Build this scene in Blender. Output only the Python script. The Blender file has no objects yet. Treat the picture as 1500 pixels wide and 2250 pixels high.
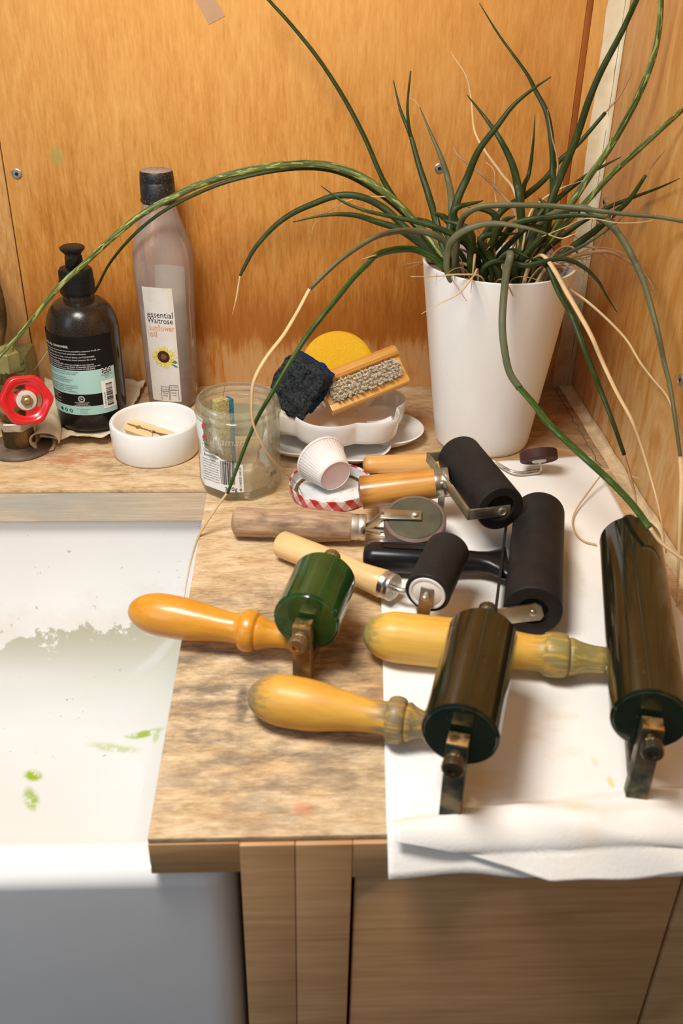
import bpy, bmesh, math, random
from mathutils import Vector, Matrix, noise
random.seed(7)
SC = bpy.context.scene
COL = SC.collection
PI = math.pi
V = Vector

# ------------------------------------------------------------------ camera
# measured from the photograph's vanishing points; worktop surface is z = 0, metres
FPX, PITCH, YAW, ROLL, CAMZ = 2057.87, math.radians(30.667), math.radians(2.843), math.radians(1.191), 0.45
_f = V((math.sin(YAW)*math.cos(PITCH), math.cos(YAW)*math.cos(PITCH), -math.sin(PITCH)))
_r = V((math.cos(YAW), -math.sin(YAW), 0)); _u = _r.cross(_f)
RT = _r*math.cos(ROLL)+_u*math.sin(ROLL); UP = -_r*math.sin(ROLL)+_u*math.cos(ROLL); FW = _f
EYE = V((0, 0, CAMZ))
cam = bpy.data.cameras.new('camera'); camo = bpy.data.objects.new('camera', cam); COL.objects.link(camo)
cam.sensor_fit = 'HORIZONTAL'; cam.sensor_width = 36; cam.lens = 36*FPX/1500; cam.clip_start = 0.01
camo.matrix_world = Matrix(((RT.x, UP.x, -FW.x, EYE.x), (RT.y, UP.y, -FW.y, EYE.y), (RT.z, UP.z, -FW.z, EYE.z), (0, 0, 0, 1)))
cam.dof.use_dof = True; cam.dof.focus_distance = 0.98; cam.dof.aperture_fstop = 14
SC.camera = camo

# ------------------------------------------------------------------ light
SC.view_settings.view_transform = 'Standard'; SC.view_settings.look = 'None'
SC.cycles.transparent_max_bounces = 32
SC.view_settings.gamma = 1; SC.view_settings.use_curve_mapping = False
SC.view_settings.exposure = 0.13
W = bpy.data.worlds.new('world'); SC.world = W; W.use_nodes = True
W.node_tree.nodes['Background'].inputs[0].default_value = (0.68, 0.82, 1.0, 1)
W.node_tree.nodes['Background'].inputs[1].default_value = 0.205

def area(name, loc, target, sx, sy, energy, col):
    l = bpy.data.lights.new(name, 'AREA'); l.shape = 'RECTANGLE'; l.size = sx; l.size_y = sy
    l.energy = energy; l.color = col
    o = bpy.data.objects.new(name, l); COL.objects.link(o); o.location = loc
    o.rotation_euler = (V(target)-V(loc)).to_track_quat('-Z', 'Y').to_euler()
    return o
area('work_lamp', (-0.22, 0.40, 0.80), (0.04, 0.78, 0.06), 0.32, 0.24, 8.6, (1.0, 0.960, 0.895))
area('room_window', (-1.7, -1.3, 1.3), (0.0, 0.7, 0.1), 0.9, 1.2, 10.0, (0.62, 0.80, 1.0))

# ------------------------------------------------------------------ measuring helpers
def ray(px, py): return FW+RT*((px-750)/FPX)-UP*((py-1125)/FPX)
def uz(px, py, z=0.0):
    d = ray(px, py); return EYE+d*((z-CAMZ)/d.z)
def uy(px, py, y):
    d = ray(px, py); return EYE+d*(y/d.y)
def zat(px, py, y): return uy(px, py, y).z
def mpp(p): return (V(p)-EYE).dot(FW)/FPX        # metres per photo pixel at p

XL, YF, YS, YW, XR, XS = -0.0918, 0.380, 0.803, 1.0594, 0.329, -0.3156
ZSH = -0.036

# ------------------------------------------------------------------ mesh helpers
def basis(ax):
    ax = V(ax).normalized()
    ref = V((0, 0, 1)) if abs(ax.z) < 0.9 else V((0, -1, 0))
    e1 = ref.cross(ax).normalized(); e2 = ax.cross(e1)
    return ax, e1, e2

class B:
    def __init__(s): s.v = []; s.f = []; s.l = []; s.mi = []; s.m = 0
    def add(s, vs, fs, ls=None):
        o = len(s.v); s.v += [V(v) for v in vs]; s.l += [V(l) for l in (ls or vs)]
        s.f += [tuple(i+o for i in f) for f in fs]; s.mi += [s.m]*len(fs)
        return s
    def rings(s, rings, lcs, closed=True, cap0=True, cap1=True):
        n = len(rings[0]); vs = [p for r in rings for p in r]; ls = [p for r in lcs for p in r]; fs = []
        for i in range(len(rings)-1):
            for j in range(n if closed else n-1):
                k = (j+1) % n
                fs.append((i*n+j, i*n+k, (i+1)*n+k, (i+1)*n+j))
        if cap0 and closed: fs.append(tuple(reversed(range(n))))
        if cap1 and closed: fs.append(tuple((len(rings)-1)*n+j for j in range(n)))
        return s.add(vs, fs, ls)
    def lathe(s, p0, ax, prof, seg=32, cap0=True, cap1=True, shape=None):
        """prof: (h, r); shape(theta, h) optional radius factor"""
        ax, e1, e2 = basis(ax); p0 = V(p0); R = []; L = []
        for h, r in prof:
            rr = []; ll = []
            for j in range(seg):
                t = 2*PI*j/seg; q = r*(shape(t, h) if shape else 1)
                rr.append(p0+ax*h+e1*(q*math.cos(t))+e2*(q*math.sin(t))); ll.append(V((h, q*math.cos(t), q*math.sin(t))))
            R.append(rr); L.append(ll)
        return s.rings(R, L, True, cap0, cap1)
    def tube(s, pts, rad, seg=8, flat=1.0, cap=True, up=None):
        pts = [V(p) for p in pts]; n = len(pts); R = []; L = []; d = 0
        if not hasattr(rad, '__len__'): rad = [rad]*n
        t0 = (pts[1]-pts[0]).normalized(); _, e1, e2 = basis(t0)
        if up is not None: e1 = V(up).cross(t0).normalized(); e2 = t0.cross(e1)
        pt = t0
        for i in range(n):
            t = (pts[min(i+1, n-1)]-pts[max(i-1, 0)]).normalized()
            q = pt.rotation_difference(t); e1 = q @ e1; e2 = q @ e2; pt = t
            if i: d += (pts[i]-pts[i-1]).length
            R.append([pts[i]+e1*(rad[i]*math.cos(2*PI*j/seg))+e2*(rad[i]*flat*math.sin(2*PI*j/seg)) for j in range(seg)])
            L.append([V((d, rad[i]*math.cos(2*PI*j/seg), rad[i]*math.sin(2*PI*j/seg))) for j in range(seg)])
        return s.rings(R, L, True, cap, cap)
    def box(s, c, half, axes=None, bev=0.0, seg=2):
        bm = bmesh.new(); bmesh.ops.create_cube(bm, size=2)
        for v in bm.verts: v.co = V((v.co.x*half[0], v.co.y*half[1], v.co.z*half[2]))
        if bev > 0: bmesh.ops.bevel(bm, geom=bm.edges[:], offset=bev, segments=seg, profile=0.5, affect='EDGES')
        bm.verts.index_update(); c = V(c)
        A = axes or (V((1, 0, 0)), V((0, 1, 0)), V((0, 0, 1)))
        vs = [c+A[0]*v.co.x+A[1]*v.co.y+A[2]*v.co.z for v in bm.verts]
        ls = [v.co.copy() for v in bm.verts] if axes else vs
        fs = [tuple(v.index for v in f.verts) for f in bm.faces]; bm.free()
        return s.add(vs, fs, ls)
    def bb(s, x0, x1, y0, y1, z0, z1, bev=0.0):
        return s.box(((x0+x1)/2, (y0+y1)/2, (z0+z1)/2), ((x1-x0)/2, (y1-y0)/2, (z1-z0)/2), None, bev)
    def prism(s, poly, o, e1, e2, th):
        """2D polygon, extruded both ways by th/2 along e1 x e2"""
        o = V(o); e1 = V(e1); e2 = V(e2); n = e1.cross(e2).normalized(); k = len(poly)
        a = [o+e1*x+e2*y+n*th/2 for x, y in poly]; b = [o+e1*x+e2*y-n*th/2 for x, y in poly]
        fs = [tuple(range(k)), tuple(reversed(range(k, 2*k)))]+[(i, i+k, (i+1) % k+k, (i+1) % k) for i in range(k)]
        l = [V((x, y, th/2)) for x, y in poly]+[V((x, y, -th/2)) for x, y in poly]
        return s.add(a+b, fs, l)
    def grid(s, fn, nu, nv, lc=None):
        vs = []; ls = []
        for i in range(nu+1):
            for j in range(nv+1):
                u = i/nu; w = j/nv; vs.append(V(fn(u, w))); ls.append(V(lc(u, w)) if lc else vs[-1])
        fs = [(i*(nv+1)+j, (i+1)*(nv+1)+j, (i+1)*(nv+1)+j+1, i*(nv+1)+j+1) for i in range(nu) for j in range(nv)]
        return s.add(vs, fs, ls)

ROOT = {}
def mk(name, b, mat, parent=None, loc=None, sharp=40, solid=0.0, subsurf=0, flip=False, recalc=True, kind=None, label=None):
    base = ROOT[parent.name] if parent else V(loc if loc is not None else (0, 0, 0))
    me = bpy.data.meshes.new(name)
    me.from_pydata([v-base for v in b.v], [], b.f)
    at = me.attributes.new('lc', 'FLOAT_VECTOR', 'POINT')
    at.data.foreach_set('vector', [c for l in b.l for c in l])
    mats = mat if isinstance(mat, (list, tuple)) else [mat]
    for m in mats: me.materials.append(m)
    if len(mats) > 1: me.polygons.foreach_set('material_index', b.mi)
    if recalc:
        bm = bmesh.new(); bm.from_mesh(me); bmesh.ops.recalc_face_normals(bm, faces=bm.faces[:]); bm.to_mesh(me); bm.free()
    me.polygons.foreach_set('use_smooth', [True]*len(me.polygons))
    me.set_sharp_from_angle(angle=math.radians(sharp)); me.update()
    o = bpy.data.objects.new(name, me); COL.objects.link(o)
    if parent: o.parent = parent
    else: o.location = base
    ROOT[o.name] = base
    if solid:
        md = o.modifiers.new('thickness', 'SOLIDIFY'); md.thickness = solid; md.offset = 0
    if subsurf:
        md = o.modifiers.new('smooth', 'SUBSURF'); md.levels = subsurf; md.render_levels = subsurf
    if kind: o['kind'] = kind
    if label: o['label'] = label
    return o
def tag(o, label, cat, group=None):
    o['label'] = label; o['category'] = cat
    if group: o['group'] = group
    return o
def thing(name, label, cat, loc, group=None):
    o = bpy.data.objects.new(name, None); COL.objects.link(o); o.location = V(loc); o.empty_display_size = 0.02
    ROOT[o.name] = V(loc); return tag(o, label, cat, group)
def catmull(pts, per=6):
    pts = [V(p) for p in pts]; out = []
    for i in range(len(pts)-1):
        a = pts[i-1] if i else pts[0]*2-pts[1]; b = pts[i]; c = pts[i+1]
        d = pts[i+2] if i+2 < len(pts) else pts[-1]*2-pts[-2]
        for k in range(per):
            t = k/per
            out.append(0.5*((2*b)+(c-a)*t+(2*a-5*b+4*c-d)*t*t+(3*b-3*c+d-a)*t**3))
    out.append(pts[-1]); return out
_TX = {}
def text2d(s, size, align='LEFT', shear=0.0, bold=0.0):
    c = bpy.data.curves.new('t', 'FONT'); c.body = s; c.size = size; c.align_x = align; c.shear = shear
    c.resolution_u = 2; c.offset = bold
    o = bpy.data.objects.new('t', c); COL.objects.link(o)
    dg = bpy.context.evaluated_depsgraph_get(); m = o.evaluated_get(dg).to_mesh()
    vs = [(v.co.x, v.co.y) for v in m.vertices]; fs = [tuple(p.vertices) for p in m.polygons]
    o.evaluated_get(dg).to_mesh_clear(); bpy.data.objects.remove(o); bpy.data.curves.remove(c)
    return vs, fs
def put_text(b, fn, s, x, y, size, align='LEFT', shear=0.0, maxw=None, rot=0, bold=0.0):
    vs, fs = text2d(s, size, align, shear, bold)
    if not vs: return
    w = max(v[0] for v in vs)-min(v[0] for v in vs); k = min(1.0, maxw/w) if maxw else 1.0
    if rot: b.add([fn(x-v[1], y+v[0]*k) for v in vs], fs)
    else: b.add([fn(x+v[0]*k, y+v[1]) for v in vs], fs)
def put_rect(b, fn, x0, x1, y0, y1, nu=1, nv=1):
    b.grid(lambda u, w: fn(x0+(x1-x0)*u, y0+(y1-y0)*w), nu, nv)
def put_disc(b, fn, x, y, r, seg=20, r0=0.0):
    if r0 == 0: b.add([fn(x+r*math.cos(2*PI*k/seg), y+r*math.sin(2*PI*k/seg)) for k in range(seg)], [tuple(range(seg))])
    else:
        b.add([fn(x+q*math.cos(2*PI*k/seg), y+q*math.sin(2*PI*k/seg)) for q in (r0, r) for k in range(seg)],
              [(k, (k+1) % seg, (k+1) % seg+seg, k+seg) for k in range(seg)])

# ------------------------------------------------------------------ materials
class MT:
    def __init__(s, name, rough=0.5, metal=0.0, spec=0.5, coat=0.0):
        s.m = bpy.data.materials.new(name); s.m.use_nodes = True; s.t = s.m.node_tree; s.n = s.t.nodes
        s.b = s.n['Principled BSDF']; s.out = s.n['Material Output']
        s.b.inputs['Roughness'].default_value = rough; s.b.inputs['Metallic'].default_value = metal
        s.b.inputs['Specular IOR Level'].default_value = spec; s.b.inputs['Coat Weight'].default_value = coat
        s.b.inputs['Coat Roughness'].default_value = 0.08
    def link(s, a, b): s.t.links.new(a, b)
    def node(s, t, **kw):
        n = s.n.new(t)
        for k, v in kw.items(): setattr(n, k, v)
        return n
    def _in(s, sock, v):
        if isinstance(v, bpy.types.NodeSocket): s.link(v, sock)
        elif isinstance(v, (tuple, list)) and len(v) == 3 and sock.type == 'RGBA': sock.default_value = (*v, 1)
        else: sock.default_value = v
    def co(s, kind='world'):
        if kind == 'world': return s.node('ShaderNodeNewGeometry').outputs['Position']
        if kind == 'lc': return s.node('ShaderNodeAttribute', attribute_name='lc').outputs['Vector']
        return s.node('ShaderNodeTexCoord').outputs[kind]
    def map(s, co, scale=(1, 1, 1), loc=(0, 0, 0), rot=(0, 0, 0)):
        n = s.node('ShaderNodeMapping'); s.link(co, n.inputs[0]); n.inputs['Scale'].default_value = scale
        n.inputs['Location'].default_value = loc; n.inputs['Rotation'].default_value = rot; return n.outputs[0]
    def noise(s, co, scale=1.0, detail=4, rough=0.55, dist=0.0):
        n = s.node('ShaderNodeTexNoise'); s.link(co, n.inputs['Vector']); n.inputs['Scale'].default_value = scale
        n.inputs['Detail'].default_value = detail; n.inputs['Roughness'].default_value = rough; n.inputs['Distortion'].default_value = dist
        return n.outputs['Fac']
    def math(s, op, a, b=0.0, c=0.0, clamp=False):
        n = s.node('ShaderNodeMath', operation=op, use_clamp=clamp)
        for k, v in enumerate((a, b, c)): s._in(n.inputs[k], v)
        return n.outputs[0]
    def sep(s, co):
        n = s.node('ShaderNodeSeparateXYZ'); s.link(co, n.inputs[0]); return n.outputs
    def smooth(s, v, a, b):
        n = s.node('ShaderNodeMapRange', interpolation_type='SMOOTHSTEP'); s._in(n.inputs[0], v)
        n.inputs[1].default_value = a; n.inputs[2].default_value = b; return n.outputs[0]
    def ramp(s, f, stops):
        n = s.node('ShaderNodeValToRGB'); s.link(f, n.inputs[0]); e = n.color_ramp.elements
        while len(e) < len(stops): e.new(0.5)
        for k, (p, c) in enumerate(stops): e[k].position = p; e[k].color = (*c, 1)
        return n.outputs[0]
    def mix(s, f, a, b, mode='MIX'):
        n = s.node('ShaderNodeMix', data_type='RGBA', blend_type=mode)
        s._in(n.inputs[0], f); s._in(n.inputs[6], a); s._in(n.inputs[7], b); return n.outputs[2]
    def col(s, c): s._in(s.b.inputs['Base Color'], c); return s
    def bump(s, h, strength=0.2, dist=0.001):
        n = s.node('ShaderNodeBump'); s.link(h, n.inputs['Height']); n.inputs['Strength'].default_value = strength
        n.inputs['Distance'].default_value = dist; s.link(n.outputs[0], s.b.inputs['Normal']); return s
    def blob(s, co, c, r, rot=0.0):
        """soft elliptical mask around c with radii r"""
        m = s.map(co, (1/r[0], 1/r[1], 1/r[2]), (-c[0]/r[0], -c[1]/r[1], -c[2]/r[2]))
        if rot:
            m1 = s.map(co, (1, 1, 1), (-c[0], -c[1], -c[2])); m2 = s.map(m1, (1, 1, 1), (0, 0, 0), (0, 0, rot)); m = s.map(m2, (1/r[0], 1/r[1], 1/r[2]))
        n = s.node('ShaderNodeVectorMath', operation='LENGTH'); s.link(m, n.inputs[0])
        return s.smooth(n.outputs['Value'], 1.0, 0.35)

def plain(name, c, rough=0.5, metal=0.0, spec=0.5, coat=0.0, var=0.12, scale=60, bump=0.0):
    t = MT(name, rough, metal, spec, coat); f = t.noise(t.co(), scale, 5)
    lo = tuple(x*(1-var) for x in c); hi = tuple(min(1, x*(1+var)) for x in c)
    t.col(t.ramp(f, [(0.3, lo), (0.7, hi)]))
    if bump: t.bump(f, bump, 0.0006)
    return t.m

def m_backwall(pale=0.0):
    t = MT('varnished_plywood', 0.32, spec=0.4); c = t.co(); z = t.sep(c)[2]
    g = t.noise(t.map(c, (430, 430, 52)), 1, 7, 0.68); g2 = t.noise(t.map(c, (85, 85, 17), (2, 0, 5)), 1, 6, 0.65, 0.8); bl = t.noise(t.map(c, (9, 9, 4)), 1, 4)
    f = t.math('ADD', t.math('MULTIPLY', g, 0.46), t.math('ADD', t.math('MULTIPLY', g2, 0.34), t.math('MULTIPLY', bl, 0.20)))
    col = t.ramp(f, [(0.36, (0.43, 0.140, 0.018)), (0.46, (0.575, 0.228, 0.037)), (0.54, (0.66, 0.300, 0.066)), (0.66, (0.75, 0.41, 0.128))])
    # varnish colour paler higher up and deeper orange low down, water-worn bare wood with ragged dark tide line at the foot
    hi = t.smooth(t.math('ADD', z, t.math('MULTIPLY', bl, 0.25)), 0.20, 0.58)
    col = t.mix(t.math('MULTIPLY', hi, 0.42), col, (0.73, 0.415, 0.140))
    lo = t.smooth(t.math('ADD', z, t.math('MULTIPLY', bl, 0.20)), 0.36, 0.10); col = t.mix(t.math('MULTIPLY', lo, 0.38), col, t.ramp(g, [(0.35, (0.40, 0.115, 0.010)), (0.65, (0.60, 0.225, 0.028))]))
    rag = t.noise(t.map(c, (95, 95, 11), (3, 0, 0)), 1, 6, 0.72); big = t.noise(t.map(c, (7, 7, 0.5), (1.3, 0, 0)), 1, 2)
    lev = t.math('ADD', t.math('MULTIPLY', rag, 0.085), t.math('MULTIPLY', big, 0.055))
    d = t.math('SUBTRACT', z, lev)
    dark = t.math('MULTIPLY', t.smooth(d, -0.030, -0.002), t.smooth(d, 0.085, 0.004))
    col = t.mix(t.math('MULTIPLY', dark, 0.66), col, (0.33, 0.085, 0.010))
    bare = t.math('MULTIPLY', t.smooth(d, -0.006, -0.030), t.smooth(g2, 0.30, 0.55))
    col = t.mix(t.math('MULTIPLY', bare, 0.85), col, (0.62, 0.36, 0.155))
    kn = t.smooth(t.noise(t.map(c, (60, 60, 22), (9, 2, 4)), 1, 2), 0.74, 0.80)
    col = t.mix(t.math('MULTIPLY', kn, 0.5), col, (0.22, 0.06, 0.01))
    if pale: col = t.mix(pale, col, t.ramp(g, [(0.35, (0.50, 0.27, 0.09)), (0.65, (0.72, 0.46, 0.20))]))
    gp = t.blob(c, (-0.258, 1.06, 0.262), (0.010, 0.1, 0.014)); col = t.mix(t.math('MULTIPLY', gp, 0.55), col, (0.33, 0.36, 0.10))
    t.col(col); t.bump(g, 0.12, 0.0006); return t.m
def m_caulk():
    t = MT('filler', 0.75, spec=0.2); c = t.co(); n = t.noise(c, 45, 5); z = t.math('ADD', t.sep(c)[2], t.math('MULTIPLY', n, 0.12))
    col = t.mix(t.smooth(z, 0.06, 0.30), t.ramp(n, [(0.3, (0.46, 0.29, 0.13)), (0.7, (0.62, 0.43, 0.23))]), t.ramp(n, [(0.3, (0.68, 0.56, 0.36)), (0.7, (0.80, 0.70, 0.50))]))
    t.col(col); t.bump(t.noise(c, 240, 4), 0.35, 0.0008); return t.m
def m_rightwall():
    t = MT('varnished_plywood_right', 0.35, spec=0.4); c = t.co(); z = t.sep(c)[2]
    g = t.noise(t.map(c, (380, 380, 46), (5, 5, 1)), 1, 7, 0.66); g2 = t.noise(t.map(c, (40, 40, 10)), 1, 6, 0.65, 0.8)
    f = t.math('ADD', t.math('MULTIPLY', g, 0.45), t.math('MULTIPLY', g2, 0.55))
    col = t.ramp(f, [(0.34, (0.50, 0.18, 0.028)), (0.5, (0.66, 0.32, 0.075)), (0.64, (0.77, 0.46, 0.16))])
    bare = t.math('MULTIPLY', t.smooth(z, 0.20, 0.0), t.smooth(g2, 0.35, 0.65)); col = t.mix(t.math('MULTIPLY', bare, 0.8), col, (0.76, 0.53, 0.27))
    gm = t.blob(c, (0.329, 0.90, 0.245), (0.02, 0.010, 0.022)); col = t.mix(t.math('MULTIPLY', gm, 0.6), col, (0.30, 0.24, 0.16))
    t.col(col); t.bump(g, 0.12, 0.0006); return t.m
def m_worktop():
    t = MT('worn_plywood_worktop', 0.6, spec=0.25); c = t.co()
    g = t.noise(t.map(c, (100, 620, 200)), 1, 7, 0.72); g2 = t.noise(t.map(c, (26, 85, 40)), 1, 6, 0.68, 0.5)
    f = t.math('ADD', t.math('MULTIPLY', g, 0.5), t.math('MULTIPLY', g2, 0.5))
    col = t.ramp(f, [(0.35, (0.25, 0.155, 0.075)), (0.45, (0.51, 0.345, 0.180)), (0.54, (0.66, 0.485, 0.290)), (0.64, (0.78, 0.63, 0.43))])
    wn = t.noise(t.map(c, (7, 14, 7), (2, 7, 0)), 1, 4); col = t.mix(t.math('MULTIPLY', t.smooth(wn, 0.50, 0.68), 0.50), col, (0.62, 0.34, 0.115))
    sm = t.noise(t.map(c, (22, 60, 10), (4, 1, 0)), 1, 7, 0.72)
    patch = t.math('ADD', t.blob(c, (-0.03, 0.55, 0), (0.12, 0.14, 1)), t.math('MULTIPLY', t.blob(c, (-0.02, 0.48, 0), (0.13, 0.16, 1)), 0.75), clamp=True)
    gr = t.math('MULTIPLY', t.smooth(sm, 0.38, 0.64), patch); col = t.mix(t.math('MULTIPLY', gr, 0.78), col, (0.120, 0.098, 0.076))
    sp = t.smooth(t.noise(t.map(c, (160, 220, 100)), 1, 3), 0.70, 0.76); col = t.mix(t.math('MULTIPLY', sp, 0.45), col, (0.12, 0.075, 0.04))
    k1 = t.math('MULTIPLY', t.blob(c, (-0.042, 0.497, 0), (0.006, 0.026, 1)), t.smooth(g2, 0.35, 0.55)); col = t.mix(t.math('MULTIPLY', k1, 0.8), col, (0.07, 0.055, 0.045))
    rd = t.math('MULTIPLY', t.blob(c, (0.0, 0.402, 0), (0.009, 0.008, 1), 0.5), t.smooth(g, 0.3, 0.6)); col = t.mix(t.math('MULTIPLY', rd, 0.55), col, (0.62, 0.18, 0.09))
    r2 = t.math('MULTIPLY', t.blob(c, (-0.23, 0.872, 0), (0.07, 0.022, 1)), t.smooth(sm, 0.40, 0.60)); col = t.mix(t.math('MULTIPLY', r2, 0.75), col, (0.42, 0.12, 0.035))
    r3 = t.math('MULTIPLY', t.blob(c, (-0.185, 0.845, 0), (0.05, 0.028, 1)), t.smooth(sm, 0.42, 0.6)); col = t.mix(t.math('MULTIPLY', r3, 0.6), col, (0.22, 0.13, 0.05))
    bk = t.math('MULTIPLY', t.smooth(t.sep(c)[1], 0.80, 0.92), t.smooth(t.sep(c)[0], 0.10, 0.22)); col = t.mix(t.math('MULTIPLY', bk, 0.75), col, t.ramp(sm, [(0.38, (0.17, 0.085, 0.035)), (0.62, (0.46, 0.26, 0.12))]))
    t.col(col); t.bump(t.math('ADD', g, t.math('MULTIPLY', g2, 0.5)), 0.25, 0.0008); return t.m
def m_edge(name, c1, c2, along='x', rough=0.5):
    t = MT(name, rough, spec=0.3); c = t.co(); sc = {'x': (16, 90, 260), 'z': (260, 90, 16)}[along]
    g = t.noise(t.map(c, sc), 1, 5, 0.6, 0.4); b = t.noise(t.map(c, (9, 9, 9)), 1, 3)
    w = t.noise(t.map(c, tuple(q*0.35 for q in sc)), 1, 3, 0.5, 1.5)
    col = t.ramp(t.math('ADD', t.math('MULTIPLY', g, 0.5), t.math('MULTIPLY', w, 0.5)), [(0.32, c1), (0.66, c2)])
    col = t.mix(t.math('MULTIPLY', t.smooth(b, 0.52, 0.75), 0.35), col, tuple(x*0.5 for x in c1))
    t.col(col); t.bump(g, 0.1, 0.0005); return t.m
def m_ledge_edge():
    t = MT('grey_washed_edge', 0.55, spec=0.3); c = t.co(); g = t.noise(t.map(c, (26, 100, 700)), 1, 7, 0.68)
    b = t.noise(t.map(c, (11, 11, 24)), 1, 4)
    col = t.ramp(g, [(0.3, (0.52, 0.38, 0.24)), (0.65, (0.76, 0.60, 0.42))])
    col = t.mix(t.math('MULTIPLY', t.math('MULTIPLY', t.smooth(b, 0.34, 0.60), t.smooth(t.sep(c)[0], -0.09, -0.24)), 0.75), col, (0.42, 0.42, 0.37)); t.col(col); return t.m
def m_sink():
    t = MT('fireclay', 0.16, spec=0.5); c = t.co(); x, y, z = t.sep(c)
    n1 = t.noise(t.map(c, (22, 22, 22), (3, 1, 0)), 1, 7, 0.68); n2 = t.noise(t.map(c, (6, 6, 6)), 1, 4); n3 = t.noise(t.map(c, (45, 45, 30)), 1, 4)
    base = t.ramp(n2, [(0.3, (0.83, 0.82, 0.79)), (0.7, (0.89, 0.88, 0.86))])
    inside = t.math('MULTIPLY', t.smooth(y, 0.60, 0.72), t.smooth(y, 0.835, 0.825))
    lev = t.math('SUBTRACT', t.math('ADD', z, t.math('MULTIPLY', x, -0.12)), t.math('MULTIPLY', n1, 0.13))
    film = t.smooth(lev, -0.203, -0.209)           # the paint film has come off below this ragged line
    fade = t.smooth(z, -0.245, -0.15)
    base = t.mix(t.math('MULTIPLY', t.math('MULTIPLY', film, inside), t.math('MULTIPLY', fade, 0.95)), base, (0.46, 0.43, 0.30))
    fr = t.math('MULTIPLY', t.smooth(lev, -0.209, -0.203), t.smooth(lev, -0.165, -0.20)); base = t.mix(t.math('MULTIPLY', t.math('MULTIPLY', fr, inside), t.math('MULTIPLY', n3, 0.35)), base, (0.60, 0.45, 0.30))
    sp = t.smooth(t.noise(t.map(c, (150, 150, 150)), 1, 2), 0.715, 0.745); base = t.mix(t.math('MULTIPLY', t.math('MULTIPLY', sp, inside), 0.5), base, (0.30, 0.25, 0.18))
    for (px, py, r, rot, k) in SMEARS:
        p = uz(px, py, ZFL); bl = t.math('MULTIPLY', t.blob(c, p, (r[0], r[1], 0.03), rot), t.smooth(t.noise(t.map(c, (120, 120, 60), (px, 0, 0)), 1, 3), 0.30, 0.55))
        base = t.mix(t.math('MULTIPLY', bl, k), base, (0.36, 0.50, 0.02))
    t.col(base); return t.m
def m_cloth():
    t = MT('paper_towel', 0.9, spec=0.1); c = t.co()
    n = t.noise(t.map(c, (14, 14, 14), (1, 3, 0)), 1, 5, 0.6); e = t.noise(t.map(c, (420, 420, 420)), 1, 2)
    col = t.ramp(n, [(0.3, (0.86, 0.83, 0.77)), (0.7, (0.93, 0.91, 0.87))])
    st = t.math('MULTIPLY', t.smooth(t.noise(t.map(c, (16, 30, 16), (7, 1, 0)), 1, 4), 0.56, 0.72), t.blob(c, (0.13, 0.43, 0), (0.16, 0.10, 1)))
    col = t.mix(t.math('MULTIPLY', st, 0.5), col, (0.80, 0.58, 0.28))
    for (px, py, r, cc, k) in ((1340, 1725, (0.0028, 0.007), (0.85, 0.62, 0.10), 0.7), (1305, 1680, (0.0028, 0.006), (0.85, 0.68, 0.25), 0.5), (1040, 1770, (0.010, 0.006), (0.80, 0.60, 0.25), 0.7),
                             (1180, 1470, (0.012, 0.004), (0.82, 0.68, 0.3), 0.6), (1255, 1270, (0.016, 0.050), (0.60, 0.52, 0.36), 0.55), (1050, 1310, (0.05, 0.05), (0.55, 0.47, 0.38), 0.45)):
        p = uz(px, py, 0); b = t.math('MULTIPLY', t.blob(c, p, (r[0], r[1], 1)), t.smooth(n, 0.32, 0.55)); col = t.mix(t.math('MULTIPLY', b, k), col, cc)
    t.col(col); t.bump(e, 0.35, 0.0006); return t.m
def m_turned(name, base, dark, grime=None, g0=0.0, g1=0.0, rough=0.28, coat=0.25, collar=None):
    """wood with grain along the handle; grime between distance g0 and 0 from the butt, and past the collar"""
    t = MT(name, rough, spec=0.45, coat=coat); c = t.co('lc'); h = t.sep(c)[0]
    g = t.noise(t.map(c, (14, 260, 260)), 1, 5, 0.6); b = t.noise(t.map(c, (25, 60, 60)), 1, 4)
    col = t.ramp(t.math('ADD', t.math('MULTIPLY', g, 0.6), t.math('MULTIPLY', b, 0.4)), [(0.33, dark), (0.62, base)])
    if grime:
        w = t.noise(t.map(c, (40, 330, 330), (2, 1, 1)), 1, 4)
        k = t.smooth(t.math('ADD', h, t.math('MULTIPLY', w, -g0*1.2)), 0.004, -g0*0.55)
        if collar: k = t.math('MAXIMUM', k, t.math('MULTIPLY', t.smooth(t.math('ADD', h, t.math('MULTIPLY', w, 0.03)), collar+0.010, collar+0.028), t.smooth(w, 0.25, 0.55)))
        col = t.mix(t.math('MULTIPLY', k, 0.88), col, grime)
    t.col(col); t.bump(g, 0.06, 0.0004); return t.m
def m_metal(name, c, rough, tar=None, k=0.6, scale=90):
    t = MT(name, rough, 1.0); co = t.co(); n = t.noise(co, scale, 5, 0.65)
    col = t.ramp(n, [(0.3, tuple(x*0.7 for x in c)), (0.7, c)])
    if tar:
        m = t.smooth(t.noise(t.map(co, (1, 1, 1), (3, 1, 2)), scale*0.6, 4), 0.42, 0.62); col = t.mix(t.math('MULTIPLY', m, k), col, tar)
        r = t.math('ADD', t.math('MULTIPLY', m, 0.35), rough, clamp=True); t.link(r, t.b.inputs['Roughness'])
    t.col(col); return t.m
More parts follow.
